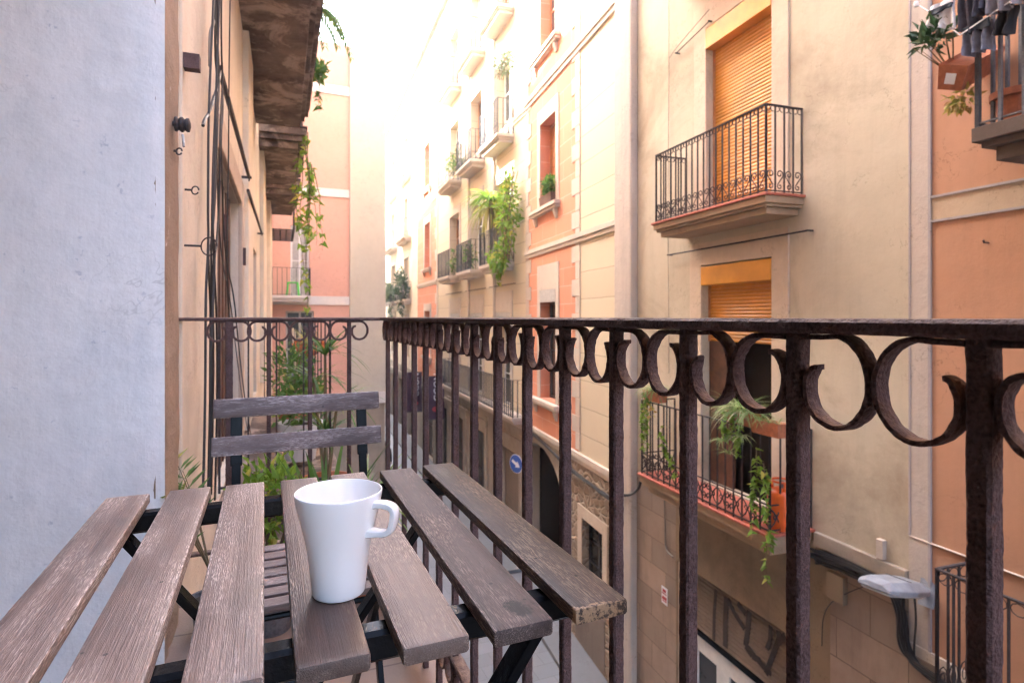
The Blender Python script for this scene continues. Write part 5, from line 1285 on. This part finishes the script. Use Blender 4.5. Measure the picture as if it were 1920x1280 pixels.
arrow = mesh_obj('arrow', ar, MAT['sign_white'], face); arrow.rotation_euler = (0, R(-25), R(0)); arrow.scale = (-1,1,1)
face.rotation_euler = (0,0,R(26))
mb = MB(); mb.bar((0,-.02,0),(0,-.44,0),.03); mesh_obj('bracket', mb, MAT['iron_grey'], t)
su, sz = B.uz(1246, 1116, .03); pscale = .52; t = thing('parking_sign', 'small white notice with red print beside the roller door', 'sign', B.w(su, .026, sz), B.rz)
pl = mesh_obj('sign_plate', MB().box(-.15,.15,0,.008,-.25,.25), MAT['sign_white'], t)
mb = MB(); mb.box(-.085,.085,.009,.0115,.10,.19)
for k, z in enumerate((.055, -.06, -.11, -.16)): mb.box(-.12,.12 - .03*(k % 2),.009,.0115,z-.012,z+.016 + (.02 if k in (1,2) else 0))
mesh_obj('red_print', mb, MAT['sign_red'], pl); t.scale = (pscale, 1, pscale)
def banner(label, px0, px1, py0, py1, d, word):
    u0, z1 = P2.uz(px0, py0, d); u1, z0 = P2.uz(px1, py1, d); um = (u0+u1)/2
    t = thing('shop_banner', label, 'banner', P2.w(um, .012, z0), P2.rz, 'plum banners over the shops')
    h = abs(z1-z0); w = d*2
    b = MB(); n = 10
    for s in (0, 1):
        for k in range(n+1):
            for y in (.05, w): b.v.append(((.012 if s else 0) + .03*math.sin(k*.9), y, h*k/n))
    for k in range(n):
        a = 2*k; c = 2*(n+1)+2*k; b.f += [(a,a+1,a+3,a+2), (c,c+2,c+3,c+1), (a,a+2,c+2,c), (a+1,c+1,c+3,a+3)]
    m = mesh_obj('cloth', b, MAT['banner'], t)
    mb = MB(); mb.bar((.0,-.012,h+.02),(.0,w+.03,h+.02),.03); mb.bar((.0,-.012,-.02),(.0,w+.03,-.02),.03); mesh_obj('pole', mb, MAT['iron_far'], t)
    mb = disc(.16, 0, .006, 20); mb.v = [(-.035 - y, w*.5 + x, .42 + z*.7) for x, y, z in mb.v]; mb.f = [f[::-1] for f in mb.f]; mesh_obj('emblem', mb, MAT['banner_red'], m)
    cu = bpy.data.curves.new('lettering', 'FONT'); cu.body = word; cu.size = .40; cu.extrude = .004; cu.align_x = 'LEFT'; cu.align_y = 'CENTER'
    o = bpy.data.objects.new('lettering', cu); COL.objects.link(o); o.data.materials.append(MAT['sign_white']); o.parent = m
    me = bpy.data.meshes.new_from_object(o.evaluated_get(bpy.context.evaluated_depsgraph_get())); bpy.data.objects.remove(o); o = bpy.data.objects.new('lettering', me); COL.objects.link(o); o.parent = m
    o.matrix_local = Matrix(((0,0,-1,-.045),(0,-1,0,w*.45),(-1,0,0,0),(0,0,0,1))) if False else Matrix.Translation((-.045, w*.42, .75)) @ Matrix(((0,0,-1,0),(0,-1,0,0) if False else (0,1,0,0),(1,0,0,0),(0,0,0,1)))
    return t
banner('nearer plum shop banner with white lettering and a red emblem', 830, 806, 712, 776, .42, 'CCON')
banner('farther plum shop banner with a red emblem', 790, 768, 704, 762, .42, 'CCON')
# --- passer-by
pc = CAM + ray(723, 905)*((GZ-1)/ray(723, 905).z)
per = thing('person', 'person in a black coat walking down the street with a white bag', 'person', (pc.x, pc.y, GZ), R(150))
J = {'pel': (0,0,.92), 'wst': (0,0,1.06), 'cst': (0,.01,1.30), 'nck': (0,.0,1.46), 'hd0': (0,-.02,1.55), 'hd1': (0,-.02,1.66),
     'shL': (.17,0,1.40), 'elL': (.22,.02,1.13), 'wrL': (.23,-.06,.90), 'haL': (.23,-.08,.82), 'shR': (-.17,0,1.40), 'elR': (-.23,.04,1.13), 'wrR': (-.24,.02,.88), 'haR': (-.24,.01,.80),
     'hpL': (.09,0,.88), 'knL': (.10,-.12,.50), 'anL': (.10,-.08,.09), 'toL': (.11,-.24,.04), 'hpR': (-.09,0,.88), 'knR': (-.09,.04,.50), 'anR': (-.09,.22,.12), 'toR': (-.09,.12,.03)}
RAD = {'pel': .145, 'wst': .135, 'cst': .155, 'nck': .06, 'hd0': .085, 'hd1': .09, 'shL': .075, 'elL': .055, 'wrL': .036, 'haL': .035, 'shR': .075, 'elR': .055, 'wrR': .036, 'haR': .035, 'hpL': .10, 'knL': .065, 'anL': .045, 'toL': .035, 'hpR': .10, 'knR': .065, 'anR': .045, 'toR': .035}
def skin_fig(name, keys, edges, mat, grow=1.0):
    me = bpy.data.meshes.new(name); ix = {k: i for i, k in enumerate(keys)}
    me.from_pydata([J[k] for k in keys], [(ix[a], ix[b]) for a, b in edges], []); o = bpy.data.objects.new(name, me); COL.objects.link(o); o.parent = per
    sk = o.modifiers.new('skin', 'SKIN'); sk.use_smooth_shade = True
    for k in keys: v = me.skin_vertices[0].data[ix[k]]; v.radius = (RAD[k]*grow, RAD[k]*grow*(.8 if k in ('cst','wst','pel') else 1)); v.use_root = (ix[k] == 0)
    s = o.modifiers.new('sub', 'SUBSURF'); s.levels = s.render_levels = 2; me.materials.append(MAT[mat]); return o
skin_fig('body', list(J), [('pel','wst'),('wst','cst'),('cst','nck'),('nck','hd0'),('hd0','hd1'),('cst','shL'),('shL','elL'),('elL','wrL'),('wrL','haL'),('cst','shR'),('shR','elR'),('elR','wrR'),('wrR','haR'),('pel','hpL'),('hpL','knL'),('knL','anL'),('anL','toL'),('pel','hpR'),('hpR','knR'),('knR','anR'),('anR','toR')], 'skin')
J['hem'] = (0,.01,.62); RAD['hem'] = .20; J['nck'] = (0,0,1.43)
skin_fig('coat', ['pel','wst','cst','nck','shL','elL','wrL','shR','elR','wrR','hem'], [('pel','wst'),('wst','cst'),('cst','nck'),('cst','shL'),('shL','elL'),('elL','wrL'),('cst','shR'),('shR','elR'),('elR','wrR'),('pel','hem')], 'coat', 1.16)
skin_fig('trousers', ['hpL','knL','anL'], [('hpL','knL'),('knL','anL')], 'jeans', 1.15); skin_fig('trousers', ['hpR','knR','anR'], [('hpR','knR'),('knR','anR')], 'jeans', 1.15)
mb = MB(); mb.lathe((0,.005,1.585), [(.088,0),(.102,.04),(.104,.09),(.085,.14),(.045,.165),(0,.17)], 16); mesh_obj('hair', mb, MAT['hair'], per, smooth=True)
bag = solo('bag', MB().cbox(-.05,.05,-.16,.16,0,.34,.03).tube([(0,-.08,.33),(0,-.04,.5),(0,.04,.5),(0,.08,.33)], .008, 5), MAT['bag_white'], 'white shopping bag carried by the person in black', 'bag', None, False, (0,0,0)); bag.location = Vector((pc.x, pc.y, GZ+.42)) + Matrix.Rotation(R(150), 3, 'Z') @ Vector((-.24,.01,0)); bag.rotation_euler = (0,0,R(150))

# ================================================================== haze, sky, sun, camera
SUN_EL, SUN_AZ = R(42), R(-45)          # azimuth from +Y, negative = towards the left side
sd = Vector((math.sin(SUN_AZ)*math.cos(SUN_EL), math.cos(SUN_AZ)*math.cos(SUN_EL), math.sin(SUN_EL)))
GLARE_HAZE = .0022  # thin haze added to stand in for lens glare
if GLARE_HAZE:
    mb = MB(); mb.box(-16, 20, -20, 62, GZ-1, 17.5); hz = mesh_obj('haze', mb, None); hz['kind'] = 'stuff'
    m = bpy.data.materials.new('haze'); m.use_nodes = True; n = m.node_tree.nodes; n.clear(); o = n.new('ShaderNodeOutputMaterial'); v = n.new('ShaderNodeVolumePrincipled')
    v.inputs['Color'].default_value = (1,1,1,1); v.inputs['Density'].default_value = GLARE_HAZE; v.inputs['Anisotropy'].default_value = .70; m.node_tree.links.new(v.outputs[0], o.inputs['Volume']); hz.data.materials.append(m)
w = bpy.data.worlds.new('World'); S.world = w; w.use_nodes = True; wt = w.node_tree; bg = wt.nodes['Background']
sky = wt.nodes.new('ShaderNodeTexSky'); sky.sky_type = 'NISHITA'; sky.sun_disc = False; sky.sun_elevation = SUN_EL; sky.sun_rotation = SUN_AZ; sky.air_density = .8; sky.dust_density = 5.0; sky.ozone_density = 0.0
wt.links.new(sky.outputs[0], bg.inputs['Color']); bg.inputs['Strength'].default_value = .15
su = bpy.data.lights.new('sun', 'SUN'); su.energy = 3.0; su.angle = R(.5); su.color = (1, .98, .95)
so = bpy.data.objects.new('sun', su); COL.objects.link(so); so.rotation_euler = sd.to_track_quat('Z', 'Y').to_euler(); so.location = (0,0,20)
cd = bpy.data.cameras.new('camera'); cam = bpy.data.objects.new('camera', cd); COL.objects.link(cam); S.camera = cam
cd.sensor_width = 36; cd.lens = F_PX*36/W_PX; cd.shift_y = -(640-HOR)/W_PX; cd.clip_start = .02; cd.clip_end = 400
cam.location = CAM; cam.rotation_euler = (R(90), 0, -YAW)
cd.dof.use_dof = True; cd.dof.focus_distance = .66; cd.dof.aperture_fstop = 10.0
S.view_settings.view_transform = 'Standard'; S.view_settings.look = 'None'; S.view_settings.gamma = 1; S.view_settings.use_curve_mapping = False
S.view_settings.exposure = 4.3
S.cycles.use_denoising = True; S.cycles.filter_width = 1.1; S.cycles.max_bounces = 8; S.cycles.diffuse_bounces = 5; S.cycles.glossy_bounces = 3; S.cycles.volume_bounces = 0; S.cycles.transparent_max_bounces = 8
S.cycles.sample_clamp_indirect = 6; S.cycles.caustics_reflective = False; S.cycles.caustics_refractive = False
